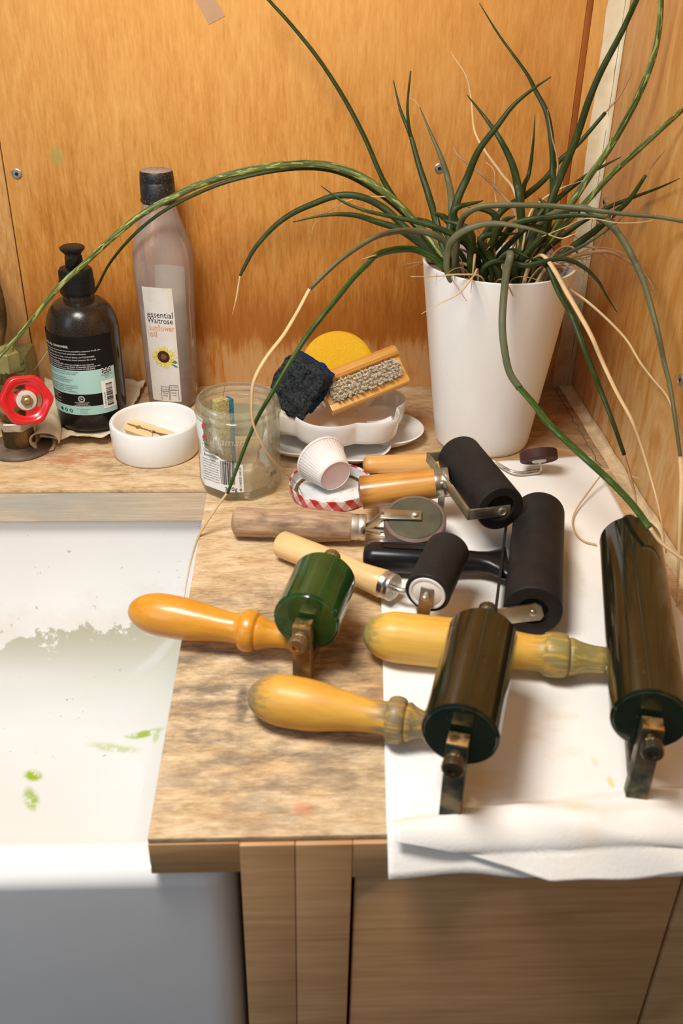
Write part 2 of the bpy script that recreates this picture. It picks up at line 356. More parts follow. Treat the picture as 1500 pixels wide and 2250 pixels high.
def m_thin(name, tint, haze, hk, edge, gloss=0.06, fk=0.85):
    """thin clear glass / plastic wall: lets light straight through, mirror reflection by Fresnel, a little dusty haze"""
    t = MT(name); t.n.remove(t.b)
    tr = t.node('ShaderNodeBsdfTransparent'); gl = t.node('ShaderNodeBsdfGlossy'); df = t.node('ShaderNodeBsdfDiffuse')
    lw = t.node('ShaderNodeLayerWeight'); lw.inputs[0].default_value = 0.35
    t.link(t.mix(lw.outputs['Facing'], tint, edge), tr.inputs[0]); gl.inputs['Roughness'].default_value = gloss
    df.inputs[0].default_value = (*haze, 1); fr = t.node('ShaderNodeFresnel'); fr.inputs[0].default_value = 1.45
    n = t.noise(t.co(), 45, 4); a = t.node('ShaderNodeMixShader'); t.link(t.math('MULTIPLY', t.math('ADD', t.math('MULTIPLY', n, 0.30), 0.36), hk), a.inputs[0]); t.link(tr.outputs[0], a.inputs[1]); t.link(df.outputs[0], a.inputs[2])
    b = t.node('ShaderNodeMixShader'); t.link(t.math('MULTIPLY', fr.outputs[0], fk), b.inputs[0]); t.link(a.outputs[0], b.inputs[1]); t.link(gl.outputs[0], b.inputs[2])
    t.link(b.outputs[0], t.out.inputs[0]); return t.m
def m_leaf(name, c1, c2, band=0.0, rough=0.50):
    t = MT(name, rough, spec=0.3); c = t.co('lc')
    s1 = t.noise(t.map(c, (25, 900, 900)), 1, 3); b = t.noise(t.map(c, (75, 420, 420)), 1, 3, 0.5, 0.3)
    col = t.ramp(s1, [(0.35, c1), (0.68, tuple(0.55*x+0.45*y for x, y in zip(c1, c2)))])
    if band: col = t.mix(t.math('MULTIPLY', t.smooth(b, 0.53, 0.61), band), col, c2)
    t.col(col); t.bump(s1, 0.3, 0.0005); return t.m
def m_green_roller(name, c, c2):
    t = MT(name, 0.10, spec=0.5, coat=0.25); n = t.noise(t.co(), 35, 5, 0.6); col = t.ramp(n, [(0.35, c), (0.7, c2)])
    d = t.smooth(t.noise(t.co(), 700, 2), 0.70, 0.76); col = t.mix(t.math('MULTIPLY', d, 0.25), col, (0.35, 0.34, 0.28)); t.col(col); return t.m
def m_rubber(name, c, rough=0.62):
    t = MT(name, rough, spec=0.22); n = t.noise(t.co(), 60, 5); d = t.smooth(t.noise(t.co(), 900, 2), 0.69, 0.75)
    col = t.ramp(n, [(0.3, tuple(x*0.8 for x in c)), (0.7, tuple(x*1.25 for x in c))]); t.col(t.mix(t.math('MULTIPLY', d, 0.2), col, (0.35, 0.30, 0.24))); return t.m
def m_sponge(name, c1, c2, scale=330, strength=0.9):
    t = MT(name, 0.95, spec=0.1); n = t.noise(t.co(), scale, 3, 0.7); t.col(t.ramp(n, [(0.32, c1), (0.66, c2)])); t.bump(n, strength, 0.002); return t.m

# ================================================================== the setting
ZFL = -0.235
SMEARS = ((72, 1701, (0.013, 0.009), 0.45, 1.0), (68, 1752, (0.009, 0.021), -0.45, 0.85), (322, 1621, (0.030, 0.0055), 0.16, 0.95), (250, 1640, (0.034, 0.008), 0.20, 0.5), (345, 1634, (0.006, 0.010), 0, 0.5))
MAT = dict(
    wall=m_backwall(), rwall=m_rightwall(), top=m_worktop(), sink=m_sink(), towel=m_cloth(),
    front=m_edge('cabinet_front_wood', (0.45, 0.235, 0.090), (0.62, 0.355, 0.165), 'x'), stile=m_edge('cabinet_stile_wood', (0.46, 0.245, 0.100), (0.63, 0.370, 0.178), 'x'),
    ledge=m_ledge_edge(), dark=plain('dark_cavity', (0.02, 0.018, 0.016), 0.9), floor=plain('grey_floor', (0.20, 0.18, 0.16), 0.7),
    caulk=m_caulk(), caulk2=plain('stained_filler', (0.62, 0.46, 0.27), 0.75, var=0.28, scale=45, bump=0.3), backing=plain('wall_backing', (0.25, 0.16, 0.09), 0.9),
    crack=plain('crack_shadow', (0.16, 0.10, 0.05), 0.9), batten=m_edge('brown_batten', (0.28, 0.075, 0.012), (0.42, 0.13, 0.025), 'z'),
    steel=m_metal('screw_steel', (0.60, 0.57, 0.50), 0.35, (0.25, 0.2, 0.13), 0.5, 200), chrome=m_metal('chrome', (0.74, 0.71, 0.66), 0.26, (0.45, 0.38, 0.28), 0.4, 120),
    blackm=plain('black_plastic', (0.008, 0.008, 0.009), 0.30, var=0.3, spec=0.35), blackprint=plain('black_print', (0.012, 0.011, 0.010), 0.6),
    whiteprint=plain('white_print', (0.80, 0.79, 0.76), 0.6, var=0.03), china=plain('white_china', (0.83, 0.81, 0.77), 0.14, var=0.03, scale=20, coat=0.3),
)
def struct(name, b, mat, **k):
    o = mk(name, b, mat, loc=(0, 0, 0), **k); o['kind'] = 'structure'; return o
floor = struct('floor', B().bb(-1.6, 0.45, -1.0, 1.12, -0.92, -0.90), MAT['floor'])
wb = struct('wall_back', B().bb(-1.6, 0.45, YW+0.012, YW+0.06, -0.90, 1.7), MAT['backing'])
XB0, XB1 = uy(1297, 3, YW).x-0.0032, uy(1297, 3, YW).x+0.0032
mk('plywood_panel', B().bb(XS+0.0006, XB0, YW, YW+0.012, -0.035, 1.69, 0.0008), MAT['wall'], wb)
mk('plywood_panel', B().bb(-1.59, XS-0.0006, YW+0.0006, YW+0.012, -0.035, 1.69, 0.0008), m_backwall(0.5), wb)
mk('plywood_panel', B().bb(XB1, XR, YW, YW+0.012, -0.035, 1.69, 0.0008), MAT['wall'], wb)
mk('batten', B().bb(XB0+0.0002, XB1-0.0002, YW-0.0008, YW+0.010, -0.03, 1.69, 0.0008), MAT['batten'], wb, label='thin reddish brown strip between the plywood sheets')
wr = struct('wall_right', B().bb(XR+0.012, XR+0.06, -1.0, YW+0.06, -0.90, 1.7), MAT['backing'])
mk('plywood_panel', B().bb(XR, XR+0.012, -0.99, YW, -0.035, 1.69, 0.0008), MAT['rwall'], wr)
def screw(parent, p, n, r=0.0058):
    b = B().lathe(V(p)-V(n)*0.001, n, [(0, r), (0.0016, r*0.96), (0.0022, r*0.80), (0.0018, r*0.74), (0.0021, r*0.30), (0.0009, r*0.26), (0.0009, 0.0001)], 20, cap0=False)
    s = mk('screw', b, MAT['steel'], parent)
    ax, e1, e2 = basis(n)
    for k in range(3):
        a = k*PI/3; d = e1*math.cos(a)+e2*math.sin(a); q = ax.cross(d)
        mk('recess', B().box(V(p)+ax*0.0011, (r*0.34, r*0.07, 0.0004), (d, q, ax)), MAT['dark'], s)
for px, py in ((37, 382), (965, 370)): screw(wb, uy(px, py, YW), (0, -1, 0))
def ux(px, py, x):
    d = ray(px, py); return EYE+d*(x/d.x)
for px, py in ((1328, 445), (1496, 835)): screw(wr, ux(px, py, XR), (-1, 0, 0))
# filler in the corner and along the foot of the walls
def fillet(name, o, along, u, v, wu, wv, L, n=60, amp=0.0022, seed=0, mat='caulk'):
    o = V(o); along = V(along); u = V(u); v = V(v)
    def fn(a, t):
        s = a*L; k = noise.noise(V((s*22, seed, 0)))*amp+noise.noise(V((s*70, seed, 4)))*amp*0.4
        th = t*PI/2; c = 1-math.sin(th); d = 1-math.cos(th)
        return o+along*s+u*((wu+k)*c**1.6+0.0004)+v*((wv+k*0.7)*d**1.6+0.0004)
    b = B().grid(fn, n, 8)
    bk = B().grid(lambda a, t: o+along*(a*L)+u*((wu*1.0)*(1-t) if t < .5 else 0)+v*((wv)*(t*2-1) if t > .5 else 0), 1, 2)
    return struct(name, b, MAT[mat], sharp=60)
t1 = fillet('trim_1', (XR, YW, 0.0), (0, 0, 1), (-1, 0, 0), (0, -1, 0), 0.019, 0.012, 1.69, 120, 0.0030, 1)
mk('crack', B().tube([V((XR-0.0022+noise.noise(V((k*0.7, 2, 0)))*0.0010, YW-0.0028, 0.004+k*0.012)) for k in range(120)], 0.00035, 5), MAT['crack'], t1)
t2 = fillet('trim_2', (XR, 0.30, 0.0), (0, 1, 0), (0, 0, 1), (-1, 0, 0), 0.007, 0.011, YW-0.30, 90, 0.0026, 5, 'caulk2')
mk('crack', B().tube([V((XR-0.019+noise.noise(V((k*0.5, 7, 0)))*0.003, YW-0.012-k*0.006, 0.0004)) for k in range(34)], 0.00045, 5), MAT['crack'], t2)

# worktop: L-shaped board, the ledge runs on behind the sink
wt = thing('worktop', 'worn pale plywood worktop with a ledge running behind the white sink', 'worktop', (0, 0.7, -0.03))
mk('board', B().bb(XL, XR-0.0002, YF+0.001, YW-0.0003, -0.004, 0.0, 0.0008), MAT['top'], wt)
mk('back_ledge', B().bb(-1.0, XL-0.0003, YS, YW-0.0003, -0.004, 0.0, 0.0008), MAT['top'], wt)
mk('ledge_core', B().bb(-1.0, XL-0.0003, YS+0.0004, YW-0.0003, ZSH, -0.0042), MAT['ledge'], wt)
mk('board_core', B().bb(XL+0.0004, XR-0.0002, YF+0.022, YW-0.0003, -0.030, -0.0042), MAT['front'], wt)
mk('front_lipping', B().bb(XL, -0.0379, YF, YF+0.0218, -0.030, -0.0042, 0.0006), MAT['front'], wt)
# cabinet
cb = thing('cabinet', 'pale wood base cabinet under the worktop with two plain doors', 'cabinet', (0.15, 0.6, -0.90))
FT = -0.0044
mk('side_panel', B().bb(-0.0377, -0.0049, YF-0.002, YF+0.0185, -0.898, FT, 0.0006), MAT['stile'], cb)
mk('stile', B().bb(-0.0045, 0.0296, YF-0.0022, YF+0.0185, -0.898, FT, 0.0006), MAT['stile'], cb)
mk('top_rail', B().bb(0.0298, XR-0.001, YF-0.0021, YF+0.0185, -0.0345, FT, 0.0006), MAT['front'], cb)
mk('door', B().bb(0.0318, 0.2385, YF+0.001, YF+0.0185, -0.80, -0.0385, 0.0008), MAT['front'], cb)
mk('door', B().bb(0.2410, XR-0.001, YF+0.001, YF+0.0185, -0.80, -0.0385, 0.0008), MAT['front'], cb)
mk('carcass_side', B().bb(-0.0370, -0.0190, YF+0.0190, YW-0.01, -0.898, -0.0310), MAT['stile'], cb)
mk('carcass_base', B().bb(-0.0185, XR-0.001, YF+0.0190, YW-0.01, -0.82, -0.80), MAT['stile'], cb)
mk('plinth', B().bb(0.0298, XR-0.001, YF+0.03, YF+0.045, -0.898, -0.825), MAT['stile'], cb)
# sink: thick-walled fireclay trough
def rrect(x0, x1, y0, y1, r, n=6):
    out = []
    for cx, cy, a0 in ((x1-r, y1-r, 0), (x0+r, y1-r, PI/2), (x0+r, y0+r, PI), (x1-r, y0+r, 1.5*PI)):
        for k in range(n+1): a = a0+PI/2*k/n; out.append((cx+r*math.cos(a), cy+r*math.sin(a)))
    return out
SX0, SX1, SY0, SY1, ZR = -0.72, -0.0425, 0.3835, 0.845, -0.0364
rings = []
def ringat(ins, z, r): rings.append([V((x, y, z)) for x, y in rrect(SX0+ins, SX1-ins, SY0+ins, SY1-ins, max(r, 0.004))])
ringat(0.0, ZR-0.25, 0.022); ringat(0.0, ZR-0.012, 0.022)
for k in range(1, 6): a = PI/2*k/5; ringat(0.012*(1-math.cos(a)), ZR-0.012+0.012*math.sin(a), 0.022)
for k in range(0, 6): a = PI/2*k/5; ringat(0.022+0.010*math.sin(a), ZR-0.010*(1-math.cos(a)), 0.030)
RC = 0.215; A1 = math.radians(50)
for k in range(0, 13): a = A1*k/12; ringat(0.032+RC*(1-math.cos(a)), ZFL+RC*math.sin(A1)-RC*math.sin(a), 0.035+RC*(1-math.cos(a))*0.6)
ringat(0.032+RC*(1-math.cos(A1))+0.006, ZFL-0.002, 0.085)
sk = thing('sink', 'deep white fireclay trough sink with ragged stains inside', 'sink', ((SX0+SX1)/2, 0.6, ZR-0.25))
mk('basin', B().rings(rings, rings), MAT['sink'], sk, sharp=50)
sp = thing('sink_support', 'timber posts carrying the white trough sink', 'stand', (-0.38, 0.6, -0.90))
for x in (-0.66, -0.10):
    for y in (0.46, 0.77): mk('post', B().bb(x-0.03, x+0.03, y-0.03, y+0.03, -0.9, ZR-0.2502), MAT['stile'], sp)

# ------------------------------------------------------------------ paper towel over the right of the worktop
XT0 = uz(845, 1600).x; XT1 = XR-0.006
_ta, _tb = uz(850, 1815), uz(838, 1340)
tw_far = lambda u: uz(815, 1040).y+(uz(1325, 1008).y-uz(815, 1040).y)*u+0.004
def towel_fn(u, w):
    # far right corner is cut back to miss the filler strip
    x1 = XT1-0.018-0.002*w
    yf = tw_far(u); yy = max(YF, yf-w*(yf-YF+0.03))
    x0 = _ta.x+(yy-_ta.y)/(_tb.y-_ta.y)*(_tb.x-_ta.x)
    x = x0+(x1-x0)*u
    yf = tw_far(u); drop = 0.023+0.008*max(0, u-0.45)+0.0008*math.sin(u*23)
    L = (yf-YF)+drop; s = w*L
    nz = noise.noise(V((x*26, s*20, 1)))*0.0016+noise.noise(V((x*9, s*7, 3)))*0.0018
    if s < yf-YF-0.004: return V((x, yf-s, 0.0016+max(-0.0007, nz)))
    e = s-(yf-YF-0.004); R = 0.0075
    if e < R*PI/2: a = e/R; return V((x, YF+0.004-R*math.sin(a), 0.0016+max(-0.0007, nz)*(1-a/1.6)-R*(1-math.cos(a))))
    q = e-R*PI/2; return V((x, YF-0.0035-0.0025*(1+math.sin(x*60))*0.5-abs(nz)*1.5-0.66*q, 0.0016-R-q*0.75))
tw = thing('paper_towel', 'white paper towel spread under the rollers and folded over the front edge', 'paper towel', (XT0+0.1, 0.6, 0))
mk('sheet', B().grid(towel_fn, 60, 110), MAT['towel'], tw, sharp=180, solid=0.0010, recalc=True)
# the second layer, folded back on itself along the front edge
fa = uz(868, 1822, 0.008); 
def fold_fn(u, w):
    x = fa.x+(XT1-0.022-fa.x)*u
    lo = -0.008-0.022*min(1, u/0.36)**1.2 if u < 0.36 else -0.030-0.010*(u-0.36)+0.0006*math.sin(u*30)
    hi = 0.010+0.022*min(1, u*1.6)
    drop = -lo; L = hi+drop; s = w*L; nz = noise.noise(V((x*34, s*30, 8)))*0.0016
    z0 = 0.0050+0.0035*math.exp(-((s-hi*0.80)/0.008)**2)+0.004*math.exp(-((u-0.22-0.5*w)/0.10)**2)
    z0 *= min(1, s/0.012+0.35)
    if s < hi: return V((x, YF+hi-s, z0+nz))
    e = s-hi; R = 0.010
    if e < R*PI/2: a = e/R; return V((x, YF-R*math.sin(a), z0+nz*(1-a/1.6)-R*(1-math.cos(a))))
    q = e-R*PI/2; return V((x, YF-R-abs(nz)-0.0015*math.sin(x*45+1)-0.70*q, z0-R-q*0.70))
mk('folded_layer', B().grid(fold_fn, 60, 40), MAT['towel'], tw, sharp=180, solid=0.0009)

# sticky tape on the wall
tp = [uy(px, py, YW-0.0009) for px, py in ((424, -12), (458, 54), (494, 35), (462, -22))]
tape = mk('adhesive_tape', B().add(tp+[p+V((0, 0.0004, 0)) for p in tp], [(0, 1, 2, 3), (7, 6, 5, 4), (0, 4, 5, 1), (1, 5, 6, 2), (2, 6, 7, 3), (3, 7, 4, 0)]),
          m_thin('matt_tape', (0.90, 0.80, 0.66), (0.78, 0.62, 0.42), 0.55, (0.9, 0.8, 0.7), 0.4), loc=tp[1])
tag(tape, 'short strip of pale translucent tape stuck high on the plywood wall', 'tape')

# ================================================================== rollers (brayers)
GREEN = m_green_roller('green_polyurethane', (0.006, 0.038, 0.008), (0.012, 0.068, 0.010)); GREEN_END = m_green_roller('green_roller_end', (0.014, 0.052, 0.010), (0.032, 0.080, 0.012))
OLIVE = m_green_roller('dark_olive_polyurethane', (0.008, 0.008, 0.003), (0.014, 0.013, 0.005)); OLIVE_END = m_green_roller('dark_roller_end', (0.006, 0.014, 0.010), (0.016, 0.026, 0.007))
BRASS = m_metal('tarnished_brass', (0.52, 0.35, 0.16), 0.36, (0.19, 0.14, 0.075), 0.75, 90); BRASS_G = m_metal('green_tarnished_brass', (0.20, 0.15, 0.085), 0.36, (0.035, 0.060, 0.055), 0.85, 70)
BRASS_TOP = m_metal('rubbed_brass', (0.72, 0.46, 0.20), 0.30, (0.35, 0.2, 0.08), 0.5, 150)
GRIME = (0.17, 0.145, 0.085)
def handle_profile(L, rb, rn, rc, re, fb, fs, fn_, fc):
    """butt at h = 0; bulge rb at fb, straight to fs, waist rn at fn_, bead rc at fc, cone to re"""
    P = [(0, 0.0004)]
    a = fb*L
    for k in range(1, 11): t = k/10; P.append((a*(1-math.cos(t*PI/2)) if False else a*t**1.9, rb*math.sin(math.acos(1-t**1.9)) if t < 1 else rb))
    n0, n1 = fs*L, fn_*L
    for k in range(1, 9): t = k/8; s = t*t*(3-2*t); P.append((n0+(n1-n0)*t, rb+(rn-rb)*s))
    wb_ = 0.098*L; c = fc*L
    P += [(c-wb_*0.62, rn*1.03), (c-wb_*0.54, rn*1.08)]
    for k in range(0, 9): a2 = PI*k/8; P.append((c-wb_*0.5*math.cos(a2), rn*1.10+(rc-rn*1.10)*math.sin(a2)**0.8))
    P += [(c+wb_*0.53, rc*0.76), (c+wb_*0.60, rc*0.83), (c+wb_*0.72, rc*0.82)]
    h2 = c+wb_*0.72
    for k in range(1, 7): t = k/6; P.append((h2+(L-h2)*t*0.97, rc*0.80+(re-rc*0.80)*(1-(1-t)**2.2)))
    P += [(L, re*0.9), (L+0.0005, re*0.4)]
    P = sorted(P, key=lambda q: q[0]); return P
def litho(name, label, near, far, zc, R, butt, neck, zb, zn, prof, hmat, rollm, endm, brass, arm_h=0.005):
    Pn = uz(*near, zc); Pf = uz(*far, zc); ax = (Pf-Pn).normalized(); L = (Pf-Pn).length
    side = ax.cross(V((0, 0, 1))).normalized()              # to the right of the axis
    root = thing(name, label, 'roller', (Pn.x, Pn.y, 0), 'hand rollers on the worktop')
    b = B().lathe(Pn, ax, [(0.0007, R-0.0016), (0.0007, R-0.0008), (0.0016, R), (L-0.0016, R), (L-0.0007, R-0.0008), (L-0.0007, R-0.0016)], 64)
    ro = mk('roller_cylinder', b, rollm, root)
    mk('end_face', B().lathe(Pn-ax*0.0001, ax, [(0, 0.0042), (0, R-0.0022), (0.001, R-0.0014)], 48), endm, ro)
    mk('end_face', B().lathe(Pf+ax*0.0001, -ax, [(0, 0.0042), (0, R-0.0022), (0.001, R-0.0014)], 48), endm, ro)
    up = V((0, 0, 1)); aw, at = 0.0064, 0.0055
    for P, d in ((Pn, -ax), (Pf, ax)):
        c0 = P+d*(0.0030+at)
        arm = mk('arm', B().box((c0.x, c0.y, (zc+arm_h+0.0005)/2), (aw, at, (zc+arm_h-0.0005)/2), (side, d.cross(side) if False else ax, up), 0.0005), brass, root)
        mk('arm_tip', B().box((c0.x, c0.y, zc+arm_h+0.00045), (aw-0.0003, at-0.0003, 0.0004), (side, ax, up), 0.0002), BRASS_TOP, arm)
        n0 = P+d*(0.0030+2*at)+V((0, 0, -0.0025 if P is Pn else 0.0035))
        mk('axle_nut', B().lathe(n0, d, [(0, 0.0046), (0.0035, 0.0046), (0.0040, 0.0060), (0.0048, 0.0064), (0.0056, 0.0058), (0.0062, 0.0064), (0.0112, 0.0066), (0.0120, 0.0058), (0.0121, 0.0030), (0.0108, 0.0028), (0.0108, 0.0004)], 64,
            shape=lambda t, h: 1+0.030*math.cos(16*t) if 0.004 < h < 0.0115 else 1), brass, arm)
    mid = (Pn+Pf)/2; zx = 0.010
    mk('cross_bar', B().box((mid.x, mid.y, zx), (0.0045, L/2+0.0028, 0.0045), (side, ax, up), 0.0006), brass, root)
    Hb = uz(*butt, zb); Hn = uz(*neck, zn); ha = (Hn-Hb).normalized(); HL = (Hn-Hb).length
    mk('handle', B().lathe(Hb, ha, handle_profile(HL, *prof), 40), hmat, root, sharp=55)
    tgt = V((mid.x, mid.y, zx)); 
    q = Hn-ha*0.004; k = (tgt-q); k -= ax*k.dot(ax)
    mk('tang', B().tube([q, q+ha*0.012, tgt+ax*((q-tgt).dot(ax))-side*0.004], 0.0042, 12), brass, root)
    return root
WF = m_turned('varnished_beech', (0.70, 0.31, 0.026), (0.56, 0.20, 0.012), rough=0.34, coat=0.3)
WG = m_turned('grimy_beech', (0.70, 0.38, 0.055), (0.58, 0.27, 0.030), GRIME, 0.030, 0.02, 0.46, 0.05, collar=0.086)
WH = m_turned('yellow_grimy_beech', (0.72, 0.43, 0.070), (0.60, 0.31, 0.038), (0.22, 0.20, 0.075), 0.022, 0.02, 0.46, 0.05, collar=0.124)
litho('print_roller', 'small bright green print roller whose orange turned handle hangs over the sink', (672, 1367), (713, 1270), 0.047, 0.0240,
      (283, 1338), (640, 1403), 0.024, 0.020, (0.0163, 0.0112, 0.0158, 0.0080, 0.22, 0.30, 0.66, 0.745), WF, GREEN, GREEN_END, BRASS)
litho('print_roller', 'dark green print roller of middle length, its grimy handle lying across towel and bare wood', (1010, 1617), (1060, 1395), 0.058, 0.0234,
      (545, 1526), (950, 1596), 0.0178, 0.020, (0.0176, 0.0108, 0.0158, 0.0085, 0.22, 0.28, 0.70, 0.81), WG, OLIVE, OLIVE_END, BRASS_G)
litho('print_roller', 'longest dark green print roller, lying beside the right wall with a yellow handle', (1428, 1583), (1384, 1190), 0.058, 0.0234,
      (797, 1392), (1328, 1451), 0.0220, 0.021, (0.0188, 0.0128, 0.0165, 0.0095, 0.15, 0.42, 0.715, 0.80), WH, OLIVE, OLIVE_END, BRASS_G)

RUB = m_rubber('black_rubber', (0.017, 0.014, 0.0125)); RUB2 = m_rubber('soft_black_rubber', (0.016, 0.015, 0.015), 0.55); BRN = m_rubber('brown_rubber', (0.055, 0.022, 0.016), 0.6)
WOOD_A = m_turned('plain_beech', (0.76, 0.42, 0.13), (0.60, 0.28, 0.065), rough=0.38, coat=0.1)
WOOD_B = m_turned('golden_beech', (0.66, 0.32, 0.070), (0.44, 0.155, 0.022), (0.24, 0.09, 0.02), 0.02, 0.02, 0.30, 0.3)
WOOD_D = m_turned('pale_beech', (0.80, 0.56, 0.27), (0.68, 0.42, 0.16), rough=0.4, coat=0.1)
def m_wornwood():
    t = MT('bare_worn_wood', 0.7, spec=0.2); c = t.co('lc'); g = t.noise(t.map(c, (18, 300, 300)), 1, 6, 0.65); b = t.noise(t.map(c, (30, 70, 70)), 1, 4)
    col = t.ramp(g, [(0.32, (0.26, 0.155, 0.090)), (0.65, (0.55, 0.38, 0.24))]); col = t.mix(t.math('MULTIPLY', t.smooth(b, 0.5, 0.7), 0.7), col, (0.13, 0.085, 0.06))
    r = t.math('MULTIPLY', t.blob(c, (0.066, 0.009, 0.010), (0.016, 0.010, 0.011)), t.smooth(b, 0.32, 0.5)); col = t.mix(t.math('MULTIPLY', r, 0.7), col, (0.52, 0.10, 0.075))
    t.col(col); t.bump(g, 0.35, 0.0006); return t.m
WOOD_C = m_wornwood()
PLATE = m_metal('zinc_plate', (0.62, 0.58, 0.46), 0.30, (0.22, 0.20, 0.10), 0.7, 55)
def stick(a, bpt, r0, r1, rnd=0.006, waist=None):
    L = (bpt-a).length; P = [(0, r0*0.35), (rnd*0.15, r0*0.62), (rnd*0.5, r0*0.88), (rnd, r0)]
    for k in range(1, 10): t = k/10; P.append((rnd+(L-rnd*1.6)*t, (r0+(r1-r0)*t)+(waist(t) if waist else 0)))
    P += [(L-rnd*0.4, r1), (L-rnd*0.1, r1*0.93), (L, r1*0.8)]
    return B().lathe(a, bpt-a, P, 36)
def ferrule(a, ax, L, r): return B().lathe(a, ax, [(0, r*0.95), (0, r), (L*0.50, r), (L*0.55, r*0.965), (L*0.60, r), (L*0.94, r), (L, r*0.96), (L, r*0.4)], 28)
def rollcyl(Pn, Pf, R, hub, hubd=0.0):
    ax = (Pf-Pn).normalized(); L = (Pf-Pn).length
    return B().lathe(Pn, ax, [(hubd, 0.001), (hubd, hub), (0, hub+0.0002), (0, R-0.0010), (0.0010, R), (L-0.0010, R), (L, R-0.0010), (L, hub+0.0002), (L-hubd, hub), (L-hubd, 0.001)], 56)
GRP = 'hand rollers on the worktop'
# small wheel on a bent wire
a = uz(797, 1021, 0.0118); c = uz(985, 1014, 0.0118); ra = thing('seam_roller', 'slim plain wood handle with bent double wire and a small brown rubber wheel', 'roller', (a.x, a.y, 0), GRP)
c = a+(c-a).normalized()*0.095; ax = (c-a).normalized()
mk('handle', stick(a, c, 0.0092, 0.0088, 0.006), WOOD_A, ra)
wc = uz(1183, 1002, 0.024); wn = V((-0.06, 0.64, 0.77)).normalized()
wheel = mk('wheel', B().lathe(wc-wn*0.0050, wn, [(0, 0.0075), (0, 0.0178), (0.0008, 0.0187), (0.0092, 0.0187), (0.0100, 0.0178), (0.0100, 0.002)], 44), BRN, ra)
mk('hub', B().lathe(wc-wn*0.0062, wn, [(0, 0.004), (0, 0.0068), (0.0014, 0.0074), (0.0116, 0.0030)], 28), MAT['china'], wheel)
for k, o in enumerate((-0.0022, 0.0022)):
    w0 = c-ax*0.01+V((0, o*0.7, 0)); pts = [w0, c+ax*0.02+V((0, o*0.7, 0)), uz(1082, 1014, 0.008)+V((0, o, 0)), uz(1128, 1038, 0.006)+V((0, o, 0)), uz(1172, 1037, 0.006)+V((0, o, 0)), uz(1187, 1030, 0.009)+V((0, o*0.8, 0)), wc-wn*0.004+V((0, o*0.3, 0))]
    mk('wire', B().tube(catmull(pts, 5), 0.0012, 8), MAT['chrome'], ra)
# golden handle, wide frame, fat black roller
zc = 0.050; Pn = uz(1099, 1118, zc); Pf = uz(1009, 1002, zc); ax = (Pf-Pn).normalized(); R = 0.0209
sd = ax.cross(V((0, 0, 1))).normalized(); sd = -sd if sd.x > 0 else sd
rb = thing('ink_roller', 'fat black rubber roller in a flat metal frame with a golden wood handle', 'roller', (Pn.x, Pn.y, 0), GRP)
mk('roller_cylinder', rollcyl(Pn, Pf, R, 0.0125, 0.004), RUB, rb)
o1 = Pn-ax*0.0035; o2 = Pf+ax*0.0035; w = 0.030
k1, k2 = o1+sd*w, o2+sd*w; fh = 0.0048; up = V((0, 0, 1))
def bar(p, q, th, h, z=0): return B().box((p+q)/2+up*z, ((q-p).length/2+th, th, h), ((q-p).normalized(), up.cross((q-p).normalized()), up), 0.0004)
fr = mk('frame', bar(k1, k2, 0.0011, fh), PLATE, rb)
mk('frame_arm', bar(o1-sd*0.006, k1, 0.0011, fh), PLATE, rb); mk('frame_arm', bar(o2-sd*0.006, k2, 0.0011, fh), PLATE, rb)
for o, d in ((o1, -ax), (o2, ax)): mk('axle_screw', B().lathe(o+d*0.0008, d, [(0, 0.0042), (0.0012, 0.0040), (0.0018, 0.0026), (0.0012, 0.0020), (0.0012, 0.0003)], 18), MAT['steel'], rb)
hb = uz(789, 1083, 0.0295); km = (k1+k2)/2; he = uz(958, 1062, 0.0415); ha = (he-hb).normalized()
mk('handle', stick(hb, he, 0.0154, 0.0137, 0.0025), WOOD_B, rb)
mk('end_groove', B().lathe(hb-ha*0.0001, ha, [(0, 0.0040), (-0.0003, 0.0044), (0, 0.0048), (0.0003, 0.0044), (0, 0.0040)], 28, False, False), MAT['crack'], rb)
mk('ferrule', ferrule(he-ha*0.001, ha, 0.013, 0.0135), PLATE, rb)
mk('neck', B().tube([he+ha*0.010, (he+ha*0.012+km)/2, km], 0.0035, 12), PLATE, rb)
hk = he+ha*0.006
mk('rest_hook', B().prism([(-0.0035, 0), (0.0035, 0), (0.0030, -0.016), (0.001, -0.0325), (-0.001, -0.0325), (-0.0030, -0.016)], hk-up*0.007, ha, up, 0.0012), PLATE, rb)
# black plastic handle, long black roller
zc = 0.0256; Pn = uz(1170, 1343, zc); Pf = uz(1184, 1128, zc); ax = (Pf-Pn).normalized(); R = 0.0222
sd = ax.cross(up).normalized(); sd = -sd if sd.x > 0 else sd
re_ = thing('ink_roller', 'long black rubber roller with a one-piece black plastic handle', 'roller', (Pn.x, Pn.y, 0), GRP)
mk('roller_cylinder', rollcyl(Pn, Pf, R, 0.0115, 0.006), RUB, re_)
o1 = Pn-ax*0.0028; o2 = Pf+ax*0.0028; w = 0.0275; k1, k2 = o1+sd*w-up*0.010, o2+sd*w-up*0.010
mk('frame', bar(k1, k2, 0.0012, 0.0065, 0.004), RUB2, re_)
for o, k in ((o1, k1), (o2, k2)):
    d = (k-o).normalized(); mk('frame_arm', B().prism([(0.030, 0.0075), (-0.004, 0.0075), (-0.0075, 0.004), (-0.0075, -0.004), (-0.004, -0.0075), (0.030, -0.0065)], o+up*0.001, d, (up-d*d.z).normalized(), 0.0018), PLATE, re_)
    dd = -ax if o == o1 else ax; mk('rivet', B().lathe(o+dd*0.0008+up*0.001, dd, [(0, 0.0026), (0.0010, 0.0023), (0.0014, 0.0012)], 14), MAT['steel'], re_)
km = uz(1113, 1238, 0.0175); hb = uz(797, 1222, 0.0165); ha = (km-hb).normalized(); HL = (km-hb).length; hx = up.cross(ha).normalized(); hu = ha.cross(hx)
RN = []; LN = []
